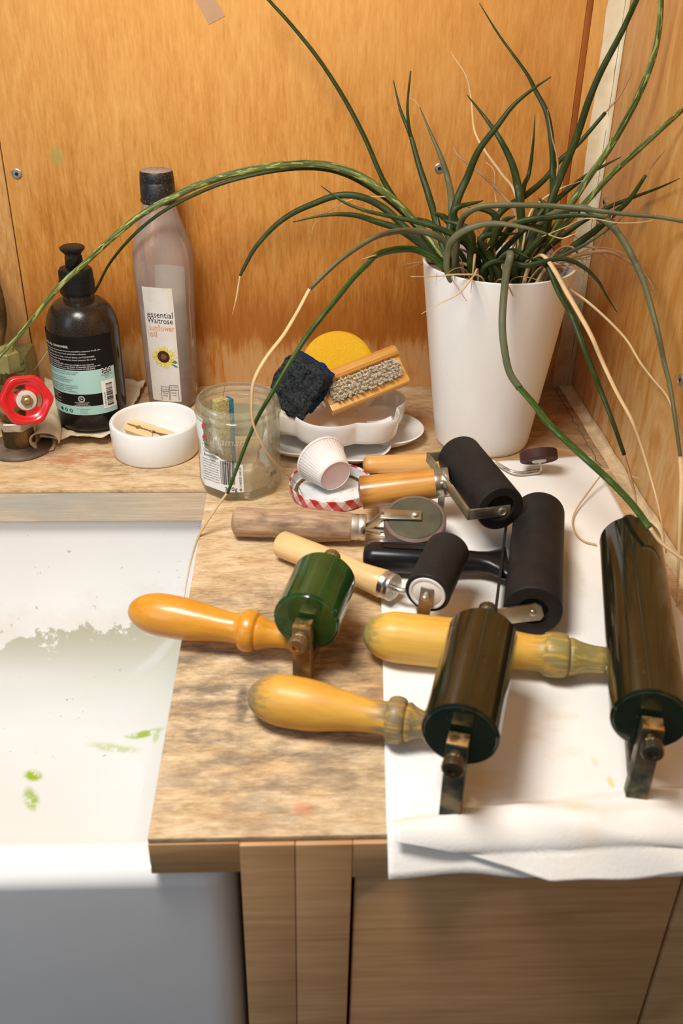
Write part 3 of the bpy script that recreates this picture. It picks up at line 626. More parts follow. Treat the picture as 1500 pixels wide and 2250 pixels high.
for t, rw, rh in ((0, .002, .002), (0.008, .0085, .0075), (0.03, .0115, .0108), (0.08, .0125, .0120), (0.35, .0128, .0120), (0.58, .0122, .0112), (0.70, .0090, .0092), (0.80, .0082, .0085), (0.87, .0105, .0080), (0.93, .0160, .0075), (0.975, .0215, .0070), (1.0, .0225, .0068)):
    c = hb+ha*(t*HL); RN.append([c+hx*(rw*math.copysign(abs(math.cos(q))**0.8, math.cos(q)))+hu*(rh*math.copysign(abs(math.sin(q))**0.8, math.sin(q))) for q in [2*PI*j/32 for j in range(32)]])
hp = mk('handle', B().rings(RN, RN), MAT['blackm'], re_, sharp=60)
sl0, sl1 = hb+ha*(0.12*HL), hb+ha*(0.66*HL)
def slot_fn(u, v):
    # a trough sunk along the top of the grip, with a raised lip
    t = u*2-1; e = math.sqrt(max(0, 1-abs(t)**10)); q = (v*2-1)
    return sl0+(sl1-sl0)*u+hx*(q*0.0046*e)+hu*(0.0128 if abs(q) > 0.9 or e < 0.4 else 0.0112)
mk('grip_slot', B().grid(slot_fn, 40, 12), MAT['dark'], re_, sharp=30)
# old wheel roller lying on its side
a = uz(510, 1146, 0.0150); c = uz(775, 1158, 0.0165); rc = thing('edge_roller', 'old wheel roller lying on its side with bare worn handle stained red and green wheel', 'roller', (a.x, a.y, 0), GRP)
ax = (c-a).normalized()
mk('handle', stick(a, c, 0.0132, 0.0128, 0.005, lambda t: 0.0026*math.exp(-((t-0.62)/0.2)**2)-0.0010*math.exp(-((t-0.35)/0.1)**2)), WOOD_C, rc)
mk('ferrule', ferrule(c-ax*0.002, ax, 0.0135, 0.0120), MAT['chrome'], rc)
wc = uz(911, 1152, 0.0230); wn = V((-0.06, -0.30, 0.95)).normalized(); WR = 0.0272
RUBG = m_rubber('worn_green_rubber', (0.085, 0.080, 0.050), 0.6); RUBR = m_rubber('red_grey_rubber', (0.17, 0.115, 0.095), 0.6)
tyre = mk('wheel', B().lathe(wc-wn*0.0085, wn, [(0, 0.004), (0, WR-0.001), (0.001, WR), (0.0160, WR), (0.0170, WR-0.0012), (0.0170, WR-0.0032), (0.0160, WR-0.0036)], 60), RUBR, rc)
mk('wheel_face', B().lathe(wc+wn*0.0078, wn, [(0, WR-0.003), (0.0012, WR-0.0040), (0.0016, WR-0.0056), (0.0016, 0.001)], 48), RUBG, tyre)
e1 = (ax-wn*ax.dot(wn)).normalized(); e2 = wn.cross(e1)
f0 = c+ax*0.011
for s in (1, -1):
    off = wn*(s*0.0118); tip = wc+off+e1*0.0055; st = wc+off-e1*0.030
    mk('fork_arm', B().box((tip+st)/2, ((tip-st).length/2, 0.0052, 0.0009), (e1, e2, wn), 0.0003), PLATE, rc)
    pts = [f0-ax*0.004, f0+ax*0.003+off*0.12, st+e1*0.004]
    mk('fork_bend', B().tube(pts, [0.0040, 0.0044, 0.0048], 14, 0.42, up=e2), PLATE, rc)
mk('axle_pin', B().lathe(wc-wn*0.0135, wn, [(0, 0.002), (0.0262, 0.0021), (0.0268, 0.0030), (0.0285, 0.0030), (0.0292, 0.0018)], 18), PLATE, rc)
# pale handle, wire neck, stubby black roller
Pn = uz(938, 1304, 0.0450); Pf = uz(984, 1208, 0.0485); ax = (Pf-Pn).normalized(); R = 0.0172
rd = thing('ink_roller', 'stubby black rubber roller with white hub and pale straight wood handle', 'roller', (Pn.x, Pn.y, 0), GRP)
rcy = mk('roller_cylinder', rollcyl(Pn, Pf, R, 0.0142, 0.0002), RUB2, rd)
mk('hub', B().lathe(Pn-ax*0.0004, ax, [(0, 0.003), (0, 0.0110), (0.0006, 0.0118), (-0.0004, 0.0122), (-0.0004, 0.0138), (0.001, 0.0142)], 40), MAT['china'], rcy)
mk('hub', B().lathe(Pf+ax*0.0004, -ax, [(0, 0.003), (0, 0.0110), (0.001, 0.0140)], 40), MAT['china'], rcy)
a = uz(613, 1193, 0.0130); c = uz(845, 1284, 0.0190); ha = (c-a).normalized()
mk('handle', stick(a, c, 0.0118, 0.0118, 0.004, lambda t: -0.0016*math.exp(-((t-0.80)/0.14)**2)), WOOD_D, rd)
mk('ferrule', ferrule(c-ha*0.002, ha, 0.011, 0.0112), MAT['chrome'], rd)
rs_ = V((1, 0, 0)); jn = uz(912, 1308, 0.010)
dn = V((-0.10, -0.12, -1)).normalized()
mk('wire_neck', B().tube(catmull([c+ha*0.006, c+ha*0.016, uz(905, 1304, 0.019), Pn+ax*0.004+dn*0.026], 5), 0.0024, 10), MAT['chrome'], rd)
sw = ax.cross(dn).normalized()
for P, d in ((Pn-ax*0.0016, -ax), (Pf+ax*0.0016, ax)):
    mk('arm', B().box(P+dn*0.0105, (0.0049, 0.0009, 0.0165), (sw, ax, -dn), 0.0004), BRASS if False else m_metal('brown_steel', (0.42, 0.33, 0.25), 0.35, (0.2, 0.12, 0.07), 0.6, 80), rd)
    mk('axle_pin', B().lathe(P, d, [(0, 0.0030), (0.0050, 0.0028), (0.0064, 0.0018)], 16), MAT['steel'], rd)
q1 = Pn-ax*0.0016+dn*0.026; q2 = Pf+ax*0.0016+dn*0.026
mk('under_bar', B().tube([q1+up*0.001, q2+up*0.001], 0.0024, 10), MAT['steel'], rd)

# ================================================================== things on the ledge
# ---- crumpled cloth under the pump bottle
CLOTH = MT('beige_cloth', 0.95, spec=0.1); _c = CLOTH.co(); _n = CLOTH.noise(_c, 40, 4)
CLOTH.col(CLOTH.mix(CLOTH.math('MULTIPLY', CLOTH.smooth(CLOTH.noise(_c, 22, 4), 0.5, 0.7), 0.4), CLOTH.ramp(_n, [(0.3, (0.62, 0.50, 0.33)), (0.7, (0.76, 0.65, 0.47))]), (0.62, 0.46, 0.26)))
CLOTH.bump(CLOTH.noise(_c, 900, 2), 0.4, 0.0005); CLOTH = CLOTH.m
PBX = uz(207, 921, 0.006); PB = V((PBX.x, PBX.y, 0.0062)); PR = 0.0375
def cloth_fn(u, w):
    # front-left corner curls up into a roll, the rest lies flat under the bottle
    p00, p10, p11, p01 = uz(92, 985), uz(258, 980), uz(322, 850), uz(100, 850)
    p = (p00*(1-u)+p10*u)*(1-w)+(p01*(1-u)+p11*u)*w
    d = (V((p.x, p.y))-V((PB.x, PB.y))).length
    k = min(1, max(0, (d-PR*0.95)/0.015)); 
    n = noise.noise(V((p.x*55, p.y*45, 2)))*0.5+noise.noise(V((p.x*120, p.y*90, 5)))*0.22
    z = 0.0035+k*(0.006+0.0100*n)
    edge = max(0, 1-w/0.20); z += 0.004*edge*(1+math.sin(u*14+1.0))*0.5*k
    return V((p.x+0.004*noise.noise(V((u*9, w*9, 1))), p.y+0.005*noise.noise(V((u*7, w*11, 6))), max(0.0012, z)))
cl = thing('cleaning_cloth', 'crumpled beige cloth lying under the dark pump bottle', 'cloth', (PB.x, PB.y, 0))
mk('sheet', B().grid(cloth_fn, 44, 34), CLOTH, cl, sharp=180, solid=0.0012)
def roll_fn(u, w):
    a = uz(104, 990, 0.0); b_ = uz(124, 918, 0.0); d = (b_-a)
    th = -0.5+w*5.6; r = (0.0138-0.002*u)*(1-0.14*w)+0.0016*math.sin(u*9+w*7); sd_ = V((d.y, -d.x, 0)).normalized()
    c = a+d*(u*1.1-0.05)+V((0, 0, r+0.0012))
    return c+sd_*(-r*1.1*math.sin(th))+V((0, 0, -r*math.cos(th)*0.95))
mk('rolled_fold', B().grid(roll_fn, 14, 30), CLOTH, cl, sharp=180, solid=0.0011)

# ---- pump bottle
BOT = MT('dusty_dark_bottle', 0.12, spec=0.5, coat=0.0); _c = BOT.co(); _z = BOT.sep(_c)[2]
_d = BOT.math('MULTIPLY', BOT.smooth(_z, 0.085, 0.122), BOT.smooth(BOT.noise(_c, 1500, 3, 0.7), 0.30, 0.70))
BOT.col(BOT.mix(BOT.math('MULTIPLY', _d, 0.15), (0.004, 0.003, 0.0025), (0.25, 0.165, 0.09))); BOT.link(BOT.math('ADD', BOT.math('MULTIPLY', _d, 0.28), 0.12), BOT.b.inputs['Roughness']); BOT = BOT.m
DUSTP = MT('dusty_black_plastic', 0.4, spec=0.25); _c = DUSTP.co(); DUSTP.col(DUSTP.mix(DUSTP.math('MULTIPLY', DUSTP.smooth(DUSTP.noise(_c, 1200, 3, 0.7), 0.50, 0.78), 0.20), (0.005, 0.006, 0.006), (0.22, 0.18, 0.12))); DUSTP = DUSTP.m
pb = thing('pump_bottle', 'dusty black pump bottle with black and mint label standing on a cloth', 'bottle', PB)
hz = lambda px, py: zat(px, py, PB.y)-PB.z
H_sh0, H_sh1, H_col0, H_col1, H_nz = hz(186, 722), hz(176, 648), hz(174, 640), hz(171, 588), hz(161, 541)
prof = [(0.0, 0.030), (0.0008, PR*0.90), (0.004, PR*0.985), (0.009, PR), (H_sh0-0.004, PR)]
rn = 0.0158; sh = H_sh1-H_sh0
for k in range(1, 12): t = k/11; a = t*PI/2; prof.append((H_sh0-0.004+(sh+0.000)*math.sin(a)**1.05, rn+(PR-rn)*math.cos(a)**0.85))
prof += [(H_col0, rn)]
mk('body', B().lathe(PB, (0, 0, 1), prof, 64), BOT, pb, sharp=60)
cr = 0.0178; CH = H_col1-H_col0
pump = mk('pump_collar', B().lathe(PB, (0, 0, 1), [(H_col0-0.001, cr*0.96), (H_col0, cr), (H_col0+CH*0.48, cr), (H_col0+CH*0.50, cr*0.95), (H_col0+CH*0.53, cr*0.97), (H_col0+CH*0.9, cr*0.95), (H_col1, cr*0.86), (H_col1+0.001, cr*0.55)], 48,
     shape=lambda t, h: 1+0.012*math.cos(48*t)*0), DUSTP, pb)
hn = H_nz-H_col1
mk('stem', B().lathe(PB, (0, 0, 1), [(H_col1, 0.0092), (H_col1+hn*0.30, 0.0088), (H_col1+hn*0.55, 0.0085)], 28), DUSTP, pb)
# the press head, with its spout pointing to the viewer and a flared top
hd = PB+V((0, 0, H_col1+hn*0.42))
R_ = []
for t, rx, ry in ((0, .0088, .0088), (0.22, .0078, .0090), (0.45, .0082, .0105), (0.66, .0108, .0125), (0.80, .0122, .0132), (0.92, .0124, .0134), (1.0, .0110, .0120)):
    R_.append([hd+V((rx*math.cos(q), ry*math.sin(q)-0.0012*t, t*hn*0.60)) for q in [2*PI*j/32 for j in range(32)]])
mk('press_head', B().rings(R_, R_), DUSTP, pb)
mk('spout', B().tube([hd+V((0, -0.004, hn*0.20)), hd+V((0.001, -0.014, hn*0.16)), hd+V((0.001, -0.019, hn*0.06))], [0.0062, 0.0052, 0.0042], 14), DUSTP, pb)
# label: everything mapped on to the cylinder, u is arc length to the right of the side facing the camera
PA0 = -PI/2-math.atan2(PB.x, PB.y)*-0.0
def pmap(off):
    def fn(u, v): a = PA0+u/PR; return V((PB.x+(PR+off)*math.cos(a), PB.y+(PR+off)*math.sin(a), v))
    return fn
fz = lambda py: zat(189, py, PB.y-PR)
MINT = MT('mint_paper', 0.5); _m = MINT.co(); MINT.col(MINT.ramp(MINT.smooth(MINT.sep(_m)[0], -0.01, 0.028), [(0, (0.38, 0.62, 0.58)), (1, (0.45, 0.64, 0.42))])); MINT = MINT.m
U0, U1 = -PR*1.75, PR*1.02
lab = mk('label', B().grid(lambda u, w: pmap(0.0002)(U0+(U1-U0)*u, fz(913)+(fz(742)-fz(913))*w), 40, 1), plain('label_black', (0.006, 0.0055, 0.005), 0.5, spec=0.2), pb)
b = B(); put_rect(b, pmap(0.0004), U0, U1*0.985, fz(867), fz(815), 30); put_rect(b, pmap(0.0004), U0, U1*0.955, fz(912), fz(893), 30)
put_rect(b, pmap(0.0004), PR*0.62, U1*0.985, fz(880), fz(866), 8); 
mk('mint_panel', b, MINT, lab, kind='stuff', sharp=180, recalc=False)
b = B(); fn = pmap(0.0005); u0 = -PR*1.22; th = 0.00225
lines = ['HELLO, WE ARE GOOD. ALL GOODNESS.']
put_text(b, fn, 'GOOD. ALL GOODNESS.', u0, fz(766), 0.0034, maxw=0.052, bold=0.00005)
T = [(774, 'Harness the power of nature and immerse yourself in a moment of self care'), (780, 'with our beautifully clean, natural and sustainable collection.'),
     (787, 'Made in England and kind to body, soul and planet, our GOODNESS'), (793, 'range is carefully crafted using natural plant based cleansers for a truly'), (799, 'natural approach to beauty.'),
     (803.5, 'Enjoy a moment of GOODNESS whilst you indulge in our expertly'), (808, 'blended fragrance infused with a unique fusion of essential oils paired with'), (812.5, 'natural organic extracts of oregano and lemon known to help purify')]
for py, s in T: put_text(b, fn, s, u0, fz(py), 0.00225, maxw=PR*2.08)
for k, (py, s) in enumerate(((872, 'Plant based cleansers'), (877, 'Vegan friendly'), (882, 'Essential natural oils'), (889, 'Sustainable formula'))): put_text(b, fn, s, u0+0.003, fz(py), 0.0020)
put_disc(b, fn, -0.0015, fz(877), 0.0036, 24, 0.0032); put_disc(b, fn, -0.0015, fz(877), 0.0028, 24, 0.0024); put_disc(b, fn, -0.0015, fz(877), 0.0014, 3, 0.0006)
for py, s in ((886, 'PACKAGING CONTAINS'), (889.3, 'A MINIMUM OF 75%'), (892.3, 'RECYCLED MATERIAL PCR')): put_text(b, fn, s, -0.0015, fz(py), 0.0014, 'CENTER')
mk('white_lettering', b, MAT['whiteprint'], lab, kind='stuff', sharp=180, recalc=False)
b = B(); fn = pmap(0.0006)
SM = ['DIRECTIONS: APPLY TO WET SKIN, WORK INTO A LATHER,', 'THEN RINSE IMMEDIATELY WITH CLEAN WARM WATER.', '', 'CAUTION: AVOID CONTACT WITH EYES.', 'IF PRODUCT GETS INTO EYES, RINSE IMMEDIATELY.', 'WE RECOMMEND A PATCH TEST BEFORE USE.', '', 'AQUA, COCAMIDOPROPYL BETAINE, SODIUM LAUROYL', 'SARCOSINATE, GLYCERIN, PARFUM, SODIUM BENZOATE,', 'POTASSIUM SORBATE, CITRIC ACID, LIMONENE,', 'PANTHENOL, CITRUS LIMON EXTRACT, TOCOPHEROL']
for k, s in enumerate(SM): put_text(b, fn, s, u0, fz(820+k*4.25), 0.00165, maxw=PR*1.72)
cx = PR*0.74
for py, s in ((831, 'MADE IN ENGLAND'), (834, 'FOR THE'), (837, 'BODY')): put_text(b, fn, s, cx, fz(py), 0.0015, 'CENTER')
for py, s in ((900, 'For recycling options'), (904, 'please visit'), (908.5, 'our website')): put_text(b, fn, s, -0.0005, fz(py), 0.0017, 'CENTER')
for k in range(3): put_disc(b, fn, -PR*0.72+k*0.0062, fz(904), 0.0020, 18, 0.0012 if k else 0.0)
# flag: dark ground with pale crosses laid over it
put_rect(b, fn, cx-0.0052, cx+0.0052, fz(827), fz(814), 3)
mk('dark_lettering', b, MAT['blackprint'], lab, kind='stuff', sharp=180, recalc=False)
b = B(); fn = pmap(0.0007); x0, x1, y0, y1 = cx-0.0052, cx+0.0052, fz(827), fz(814); xm, ym = (x0+x1)/2, (y0+y1)/2
put_rect(b, fn, x0, x1, ym-0.0009, ym+0.0009, 3); put_rect(b, fn, xm-0.0009, xm+0.0009, y0, y1)
for (ax_, ay, bx, by) in ((x0, y0, x1, y1), (x0, y1, x1, y0)):
    d = V((bx-ax_, by-ay)); n = V((-d.y, d.x)).normalized()*0.00035
    b.add([fn(ax_+n.x, ay+n.y), fn(ax_-n.x, ay-n.y), fn((ax_+bx)/2-n.x, ym-n.y), fn((ax_+bx)/2+n.x, ym+n.y), fn(bx-n.x, by-n.y), fn(bx+n.x, by+n.y)], [(0, 1, 2, 3), (3, 2, 4, 5)])
put_rect(b, fn, cx-0.0075, cx+0.0075, fz(902), fz(842), 4)
mk('white_panel', b, MAT['whiteprint'], lab, kind='stuff', sharp=180, recalc=False)
b = B(); fn = pmap(0.0009); put_rect(b, fn, xm-0.00045, xm+0.00045, y0, y1); put_rect(b, fn, x0, x1, ym-0.00045, ym+0.00045, 3)
zz = fz(897)
while zz < fz(850):
    h = random.choice((0.00025, 0.0004, 0.0007, 0.001)); put_rect(b, fn, cx-0.0030, cx+0.0046, zz, zz+h, 2); zz += h+random.choice((0.0003, 0.0005, 0.0008))
put_text(b, fn, '5 060120 345678', cx-0.0042, fz(897), 0.0022, rot=1)
mk('barcode', b, MAT['blackprint'], lab, kind='stuff', sharp=180, recalc=False)

# ---- oil bottle
OB0 = uz(392, 868, 0.0); OB = V((OB0.x, 1.012, 0)); OB.x = uy(385, 870, OB.y).x-0.0015
PET = m_thin('dusty_clear_plastic', (0.97, 0.95, 0.93), (0.70, 0.63, 0.58), 0.52, (0.90, 0.86, 0.82), 0.06, 0.7)
oz = lambda px, py: zat(px, py, OB.y)
ob = thing('oil_bottle', 'tall clear plastic sunflower oil bottle with a dusty black cap', 'bottle', OB)
m1 = mpp((OB.x, OB.y, 0.2))
sect = [(oz(385, 885)*0+0.0005, .0255, 3.4), (0.004, .0285, 3.4), (0.03, .0292, 3.4), (oz(372, 760), .0300, 3.4), (oz(360, 660), .0312, 3.2), (oz(354, 600), .0332, 2.8), (oz(352, 570), .0343, 2.5), (oz(350, 545), .0342, 2.2), (oz(348, 520), .0312, 2.1), (oz(345, 495), .0264, 2.0), (oz(343, 470), .0222, 2.0), (oz(341, 448), .0190, 2.0), (oz(340, 430), .0172, 2.0)]
rot = math.radians(-14)
def sup(z, r, n, k=48, off=0.0):
    out = []
    for j in range(k):
        t = 2*PI*j/k; c, s = math.cos(t), math.sin(t); q = (r*0.905+off)/((abs(c)**n+abs(s)**n)**(1/n)); a = t+rot
        out.append(V((OB.x+q*math.cos(a), OB.y+q*math.sin(a), z)))
    return out
R_ = [sup(*s) for s in sect]; mk('body', B().rings(R_, R_, True, True, False), PET, ob, sharp=60)
cz0, cz1 = oz(338, 440), oz(336, 374)
CAPM = MT('dusty_cap', 0.45); _c = CAPM.co(); _z = CAPM.sep(_c)[2]; CAPM.col(CAPM.mix(CAPM.math('MULTIPLY', CAPM.smooth(CAPM.noise(_c, 420, 4, 0.75), 0.55, 0.70), 0.5), (0.010, 0.010, 0.010), (0.30, 0.24, 0.18))); CAPM = CAPM.m
cap = mk('cap', B().lathe((OB.x, OB.y, 0), (0, 0, 1), [(cz0-0.002, 0.0169), (cz0, 0.0187), (cz0+0.0012, 0.0187), (cz0+0.002, 0.0180), (cz0+(cz1-cz0)*0.62, 0.0176), (cz0+(cz1-cz0)*0.64, 0.0172), (cz0+(cz1-cz0)*0.67, 0.0175), (cz1-0.002, 0.0170), (cz1, 0.0161)], 60,
     shape=lambda t, h: 1+0.012*(math.cos(60*t) > 0) if cz0+0.004 < h < cz1-0.003 else 1), CAPM, ob)
mk('cap_dust', B().lathe((OB.x, OB.y, 0), (0, 0, 1), [(cz1, 0.0160), (cz1+0.0004, 0.0155), (cz1+0.0005, 0.001)], 40), m_sponge('grey_dust', (0.26, 0.20, 0.15), (0.40, 0.32, 0.25), 300, 0.5), cap)
mk('oil_rest', B().rings([sup(0.0015, 0.0240, 3.4), sup(0.005, 0.0275, 3.4), sup(0.020, 0.0284, 3.4)], [sup(0.0015, 0.0240, 3.4), sup(0.005, 0.0275, 3.4), sup(0.020, 0.0284, 3.4)]), m_thin('oil_film', (0.86, 0.72, 0.48), (0.45, 0.32, 0.16), 0.12, (0.75, 0.6, 0.35)), ob)
def rad(z):
    for (z0, r0, _), (z1, r1, __) in zip(sect, sect[1:]):
        if z0 <= z <= z1: return 0.905*(r0+(r1-r0)*(z-z0)/(z1-z0))
    return 0.905*sect[1][1]
# the front label: nearly flat strip on the face turned to the viewer
fdir = V((math.sin(rot), -math.cos(rot), 0)); sdir = V((math.cos(rot), math.sin(rot), 0))
def omap(off, back=False):
    def fn(u, v):
        r = rad(v); n = 3.2; q = abs(u)/r; dpt = r*(1-q**n)**(1/n) if q < 1 else 0
        return V((OB.x, OB.y, v))+sdir*u+fdir*((dpt+off)*(-1 if back else 1))
    return fn
OPAP = MT('oil_label_paper', 0.5); _c = OPAP.co(); _z = OPAP.sep(_c)[2]
_st = OPAP.math('MULTIPLY', OPAP.smooth(_z, 0.115, 0.155), OPAP.smooth(OPAP.noise(_c, 70, 4), 0.45, 0.65))
OPAP.col(OPAP.mix(OPAP.math('MULTIPLY', _st, 0.5), OPAP.ramp(OPAP.noise(_c, 60, 4), [(0.3, (0.70, 0.65, 0.58)), (0.7, (0.80, 0.76, 0.70))]), (0.45, 0.40, 0.18))); OPAP = OPAP.m
fo = (OB+fdir*0.03).y; lz = lambda py: zat(360, py, fo)
LX0, LX1 = -0.0150, 0.0185
ol = mk('label', B().grid(lambda u, w: omap(0.0004)(LX0+(LX1-LX0)*u*(1-0.0*w), 0.012+(lz(632)-0.012)*w), 10, 24), OPAP, ob)
mk('rear_label', B().grid(lambda u, w: omap(0.0003, True)(-0.022+0.034*u, 0.03+(oz(350, 600)-0.03)*w), 10, 16), plain('rear_label_paper', (0.70, 0.66, 0.58), 0.6), ob)
b = B(); fn = omap(0.0007)
put_text(b, fn, 'essential', -0.0120, lz(699), 0.0098, maxw=0.0285); put_text(b, fn, 'Waitrose', -0.0122, lz(711.5), 0.0092, maxw=0.0285)
for (xa, xb, ya, yb) in ((-0.0035, 0.0055, 14, 852), (0.0065, 0.0160, 14, 848)):
    y0, y1 = 0.014, lz(yb)
    for q in (xa, xb): put_rect(b, fn, q-0.0002, q+0.0002, y0, y1)
    for q in (y1, y1-0.0056): put_rect(b, fn, xa, xb, q-0.0002, q+0.0002, 3)
for x, y, s in ((0.0010, lz(859), 'Per 100ml'), (0.0010, lz(867), 'Energy'), (0.0010, lz(873), '3404kJ'), (0.0112, lz(853), 'Per 15ml'), (0.0112, lz(858), 'serving'), (0.0112, lz(865), 'Energy'), (0.0112, lz(871), '511kJ')): put_text(b, fn, s, x, y, 0.0021, 'CENTER', maxw=0.0078)
mk('dark_lettering', b, MAT['blackprint'], ol, kind='stuff', sharp=180, recalc=False)
b = B(); put_text(b, fn, 'sunflower', -0.0112, lz(727.5), 0.0092, maxw=0.0285); put_text(b, fn, 'oil', -0.0112, lz(742), 0.0092); mk('orange_lettering', b, plain('orange_print', (0.78, 0.33, 0.06), 0.6), ol, kind='stuff', sharp=180, recalc=False)
b = B(); sx, sy = 0.0030, lz(786)
b2 = B()
for k in range(22):
    a = 2*PI*k/22+random.uniform(-.06, .06); r1 = 0.0148*random.uniform(0.88, 1.04); d = V((math.cos(a), math.sin(a))); n = V((-d.y, d.x))
    P = [d*0.005, d*r1*0.62+n*0.0017, d*r1, d*r1*0.62-n*0.0017]; (b if k % 2 else b2).add([omap(0.0007+0.00006*(k % 3))(sx+p.x, sy+p.y*0.98) for p in P], [(0, 1, 2, 3)])
mk('petals', b, plain('petal_yellow', (0.76, 0.60, 0.05), 0.6, var=0.25, scale=500), ol, kind='stuff', sharp=180, recalc=False); mk('petals', b2, plain('petal_pale_yellow', (0.78, 0.68, 0.16), 0.6, var=0.2, scale=500), ol, kind='stuff', sharp=180, recalc=False)
b = B(); put_disc(b, omap(0.0010), sx-0.0002, sy+0.0006, 0.0070, 24); mk('seed_head', b, plain('seed_brown', (0.045, 0.015, 0.008), 0.8, var=0.6, scale=700), ol)
b = B(); put_disc(b, omap(0.0012), sx, sy+0.0006, 0.0034, 14); mk('seed_centre', b, plain('seed_orange', (0.24, 0.075, 0.025), 0.8, var=0.6, scale=900), ol)
b = B(); b.add([omap(0.0011)(sx+x, sy+y) for x, y in ((0.0085, -0.005), (0.0125, -0.0035), (0.0150, -0.0058), (0.0118, -0.0065), (0.0080, -0.0070), (0.0125, -0.0088), (0.0150, -0.0118), (0.0115, -0.0105))], [(0, 1, 2, 3), (4, 5, 6, 7)]); mk('printed_leaf', b, plain('print_green', (0.10, 0.20, 0.06), 0.6), ol, kind='stuff', sharp=180, recalc=False)

# ---- ramekin with a clothes peg
RM = uz(344, 1000, 0.0); RR = 0.0455; RM = V((uz(345, 985, 0).x, uz(345, 988, 0).y, 0)); rh = 0.036
rk = mk('ramekin', B().lathe(RM, (0, 0, 1), [(0.0, RR*0.92), (0.0008, RR*0.96), (0.003, RR*0.985), (rh-0.002, RR), (rh-0.0006, RR-0.0012), (rh, RR-0.0028), (rh-0.0006, RR-0.0042), (rh-0.003, RR-0.0056), (0.010, RR-0.0062), (0.0068, RR-0.0095), (0.0055, RR-0.016), (0.0055, 0.0005)], 72), MAT['china'], loc=RM, sharp=60)
tag(rk, 'small plain white china ramekin holding a wooden clothes peg', 'ramekin')
PEG = m_turned('peg_wood', (0.80, 0.60, 0.34), (0.68, 0.46, 0.22), rough=0.6, coat=0.0)
q0 = uz(264, 914, 0.022); q1 = uz(388, 945, 0.022); pd = (q1-q0).normalized(); ps = V((-pd.y, pd.x, 0)).normalized()
pegc = V((RM.x-0.001, RM.y+0.001, 0.0165)); pd = (pd+V((0, 0, -0.06))).normalized(); pu = pd.cross(ps)*-1; pu = pu if pu.z > 0 else -pu
pg = thing('clothes_peg', 'wooden clothes peg with a wire spring lying in the white ramekin', 'clothes peg', (RM.x, RM.y, 0.0056))
tilt = (ps*0.92+pu*0.38).normalized(); tn = pd.cross(tilt)
for s in (1, -1):
    # a peg leg: straight back, notched inner side, tapering to the finger end
    poly = [(-0.034, 0.0004), (-0.030, 0.0010), (-0.022, 0.0010), (-0.019, 0.0026), (-0.016, 0.0010), (-0.004, 0.0008), (0.0, 0.0018), (0.004, 0.0008), (0.034, 0.0042), (0.034, 0.0066), (0.004, 0.0078), (0.0, 0.0068), (-0.004, 0.0078), (-0.030, 0.0074), (-0.034, 0.0052)]
    mk('peg_leg', B().prism([(x*1.0, y*s*1.12) for x, y in (poly if s > 0 else poly[::-1])], pegc, pd, tilt, 0.0100), PEG, pg)
sp_ = []
for k in range(40): a = 2*PI*k/10; sp_.append(pegc+tilt*(0.0026*math.cos(a))+pd*(0.0026*math.sin(a))+tn*(-0.0042+0.0084*k/39))
sp_ = [pegc+pd*0.012+tilt*0.0085+tn*-0.0048, pegc+pd*0.004+tilt*0.0085+tn*-0.0048]+sp_+[pegc+pd*0.004-tilt*0.0085+tn*0.0048, pegc+pd*0.018-tilt*0.0082+tn*0.0048]
mk('spring', B().tube(sp_, 0.0007, 6), MAT['steel'], pg)

# ---- jam jar
JB = uz(529, 1062, 0.0); JB = V((JB.x, JB.y, 0)); JR = 0.0392
GLASS = m_thin('jar_glass', (0.985, 0.985, 0.955), (0.84, 0.80, 0.62), 0.22, (0.90, 0.90, 0.80), 0.03, 0.6)
jz = lambda py: zat(527, py, JB.y)
jh = zat(526, 872, JB.y)
def facet(t, h):
    k = min(1, max(0, (jh*0.70-h)/0.012))*min(1, max(0, (h+0.004)/0.004))
    n = 10; a = (t % (2*PI/n))-PI/n; return 1+(math.cos(PI/n)/math.cos(a)*1.012-1)*k
outer = [(0.0006, JR*0.80), (0.0, JR*0.88), (0.002, JR*0.955), (0.006, JR), (jh*0.66, JR), (jh*0.72, JR*1.005), (jh*0.80, JR*1.0), (jh*0.835, JR*0.985), (jh*0.85, JR*1.03), (jh*0.868, JR*1.045), (jh*0.885, JR*1.03), (jh*0.90, JR*0.975), (jh*0.925, JR*0.97), (jh*0.935, JR*1.0), (jh*0.955, JR*1.0), (jh*0.965, JR*0.975), (jh*0.985, JR*0.975), (jh, JR*0.95)]
inner = [(jh*0.995, JR*0.91), (jh*0.96, JR*0.90), (jh*0.84, JR*0.91), (jh*0.78, JR*0.925), (0.012, JR*0.92), (0.006, JR*0.82), (0.0048, JR*0.5), (0.0045, 0.0005)]
jar = thing('jam_jar', 'empty faceted glass jam jar with torn white label and a sponge inside', 'jar', JB)
jg = mk('glass', B().lathe(JB, (0, 0, 1), outer+inner, 80, shape=facet), GLASS, jar, sharp=50)
def jmap(off, a0):
    def fn(u, v):
        a = a0+u/JR; ax, e1, e2 = basis((0, 0, 1)); t = math.atan2(math.sin(a), math.cos(a)) % (2*PI)
        # e1, e2 of the lathe: angle measured from e1
        d = V((math.cos(a), math.sin(a), 0)); tt = math.atan2(d.dot(e2), d.dot(e1)) % (2*PI); r = JR*facet(tt, v)+off
        return V((JB.x+r*d.x, JB.y+r*d.y, v))
    return fn
ja = -PI/2-math.radians(33)
fj = lambda py: zat(490, py, JB.y-JR)
LP = plain('jar_label_paper', (0.80, 0.78, 0.74), 0.6, var=0.04)
b = B()
def tornleft(w): return -0.030
b.grid(lambda u, w: jmap(0.0006, ja)((-0.030+u*(0.058 if w < 0.42 else 0.058-0.040*min(1, (w-0.42)/0.16))), fj(1083)+(fj(935)-fj(1083))*w), 30, 24)
jl = mk('label', b, LP, jar)
b = B(); fn = jmap(0.0009, ja)
x = 0.0060
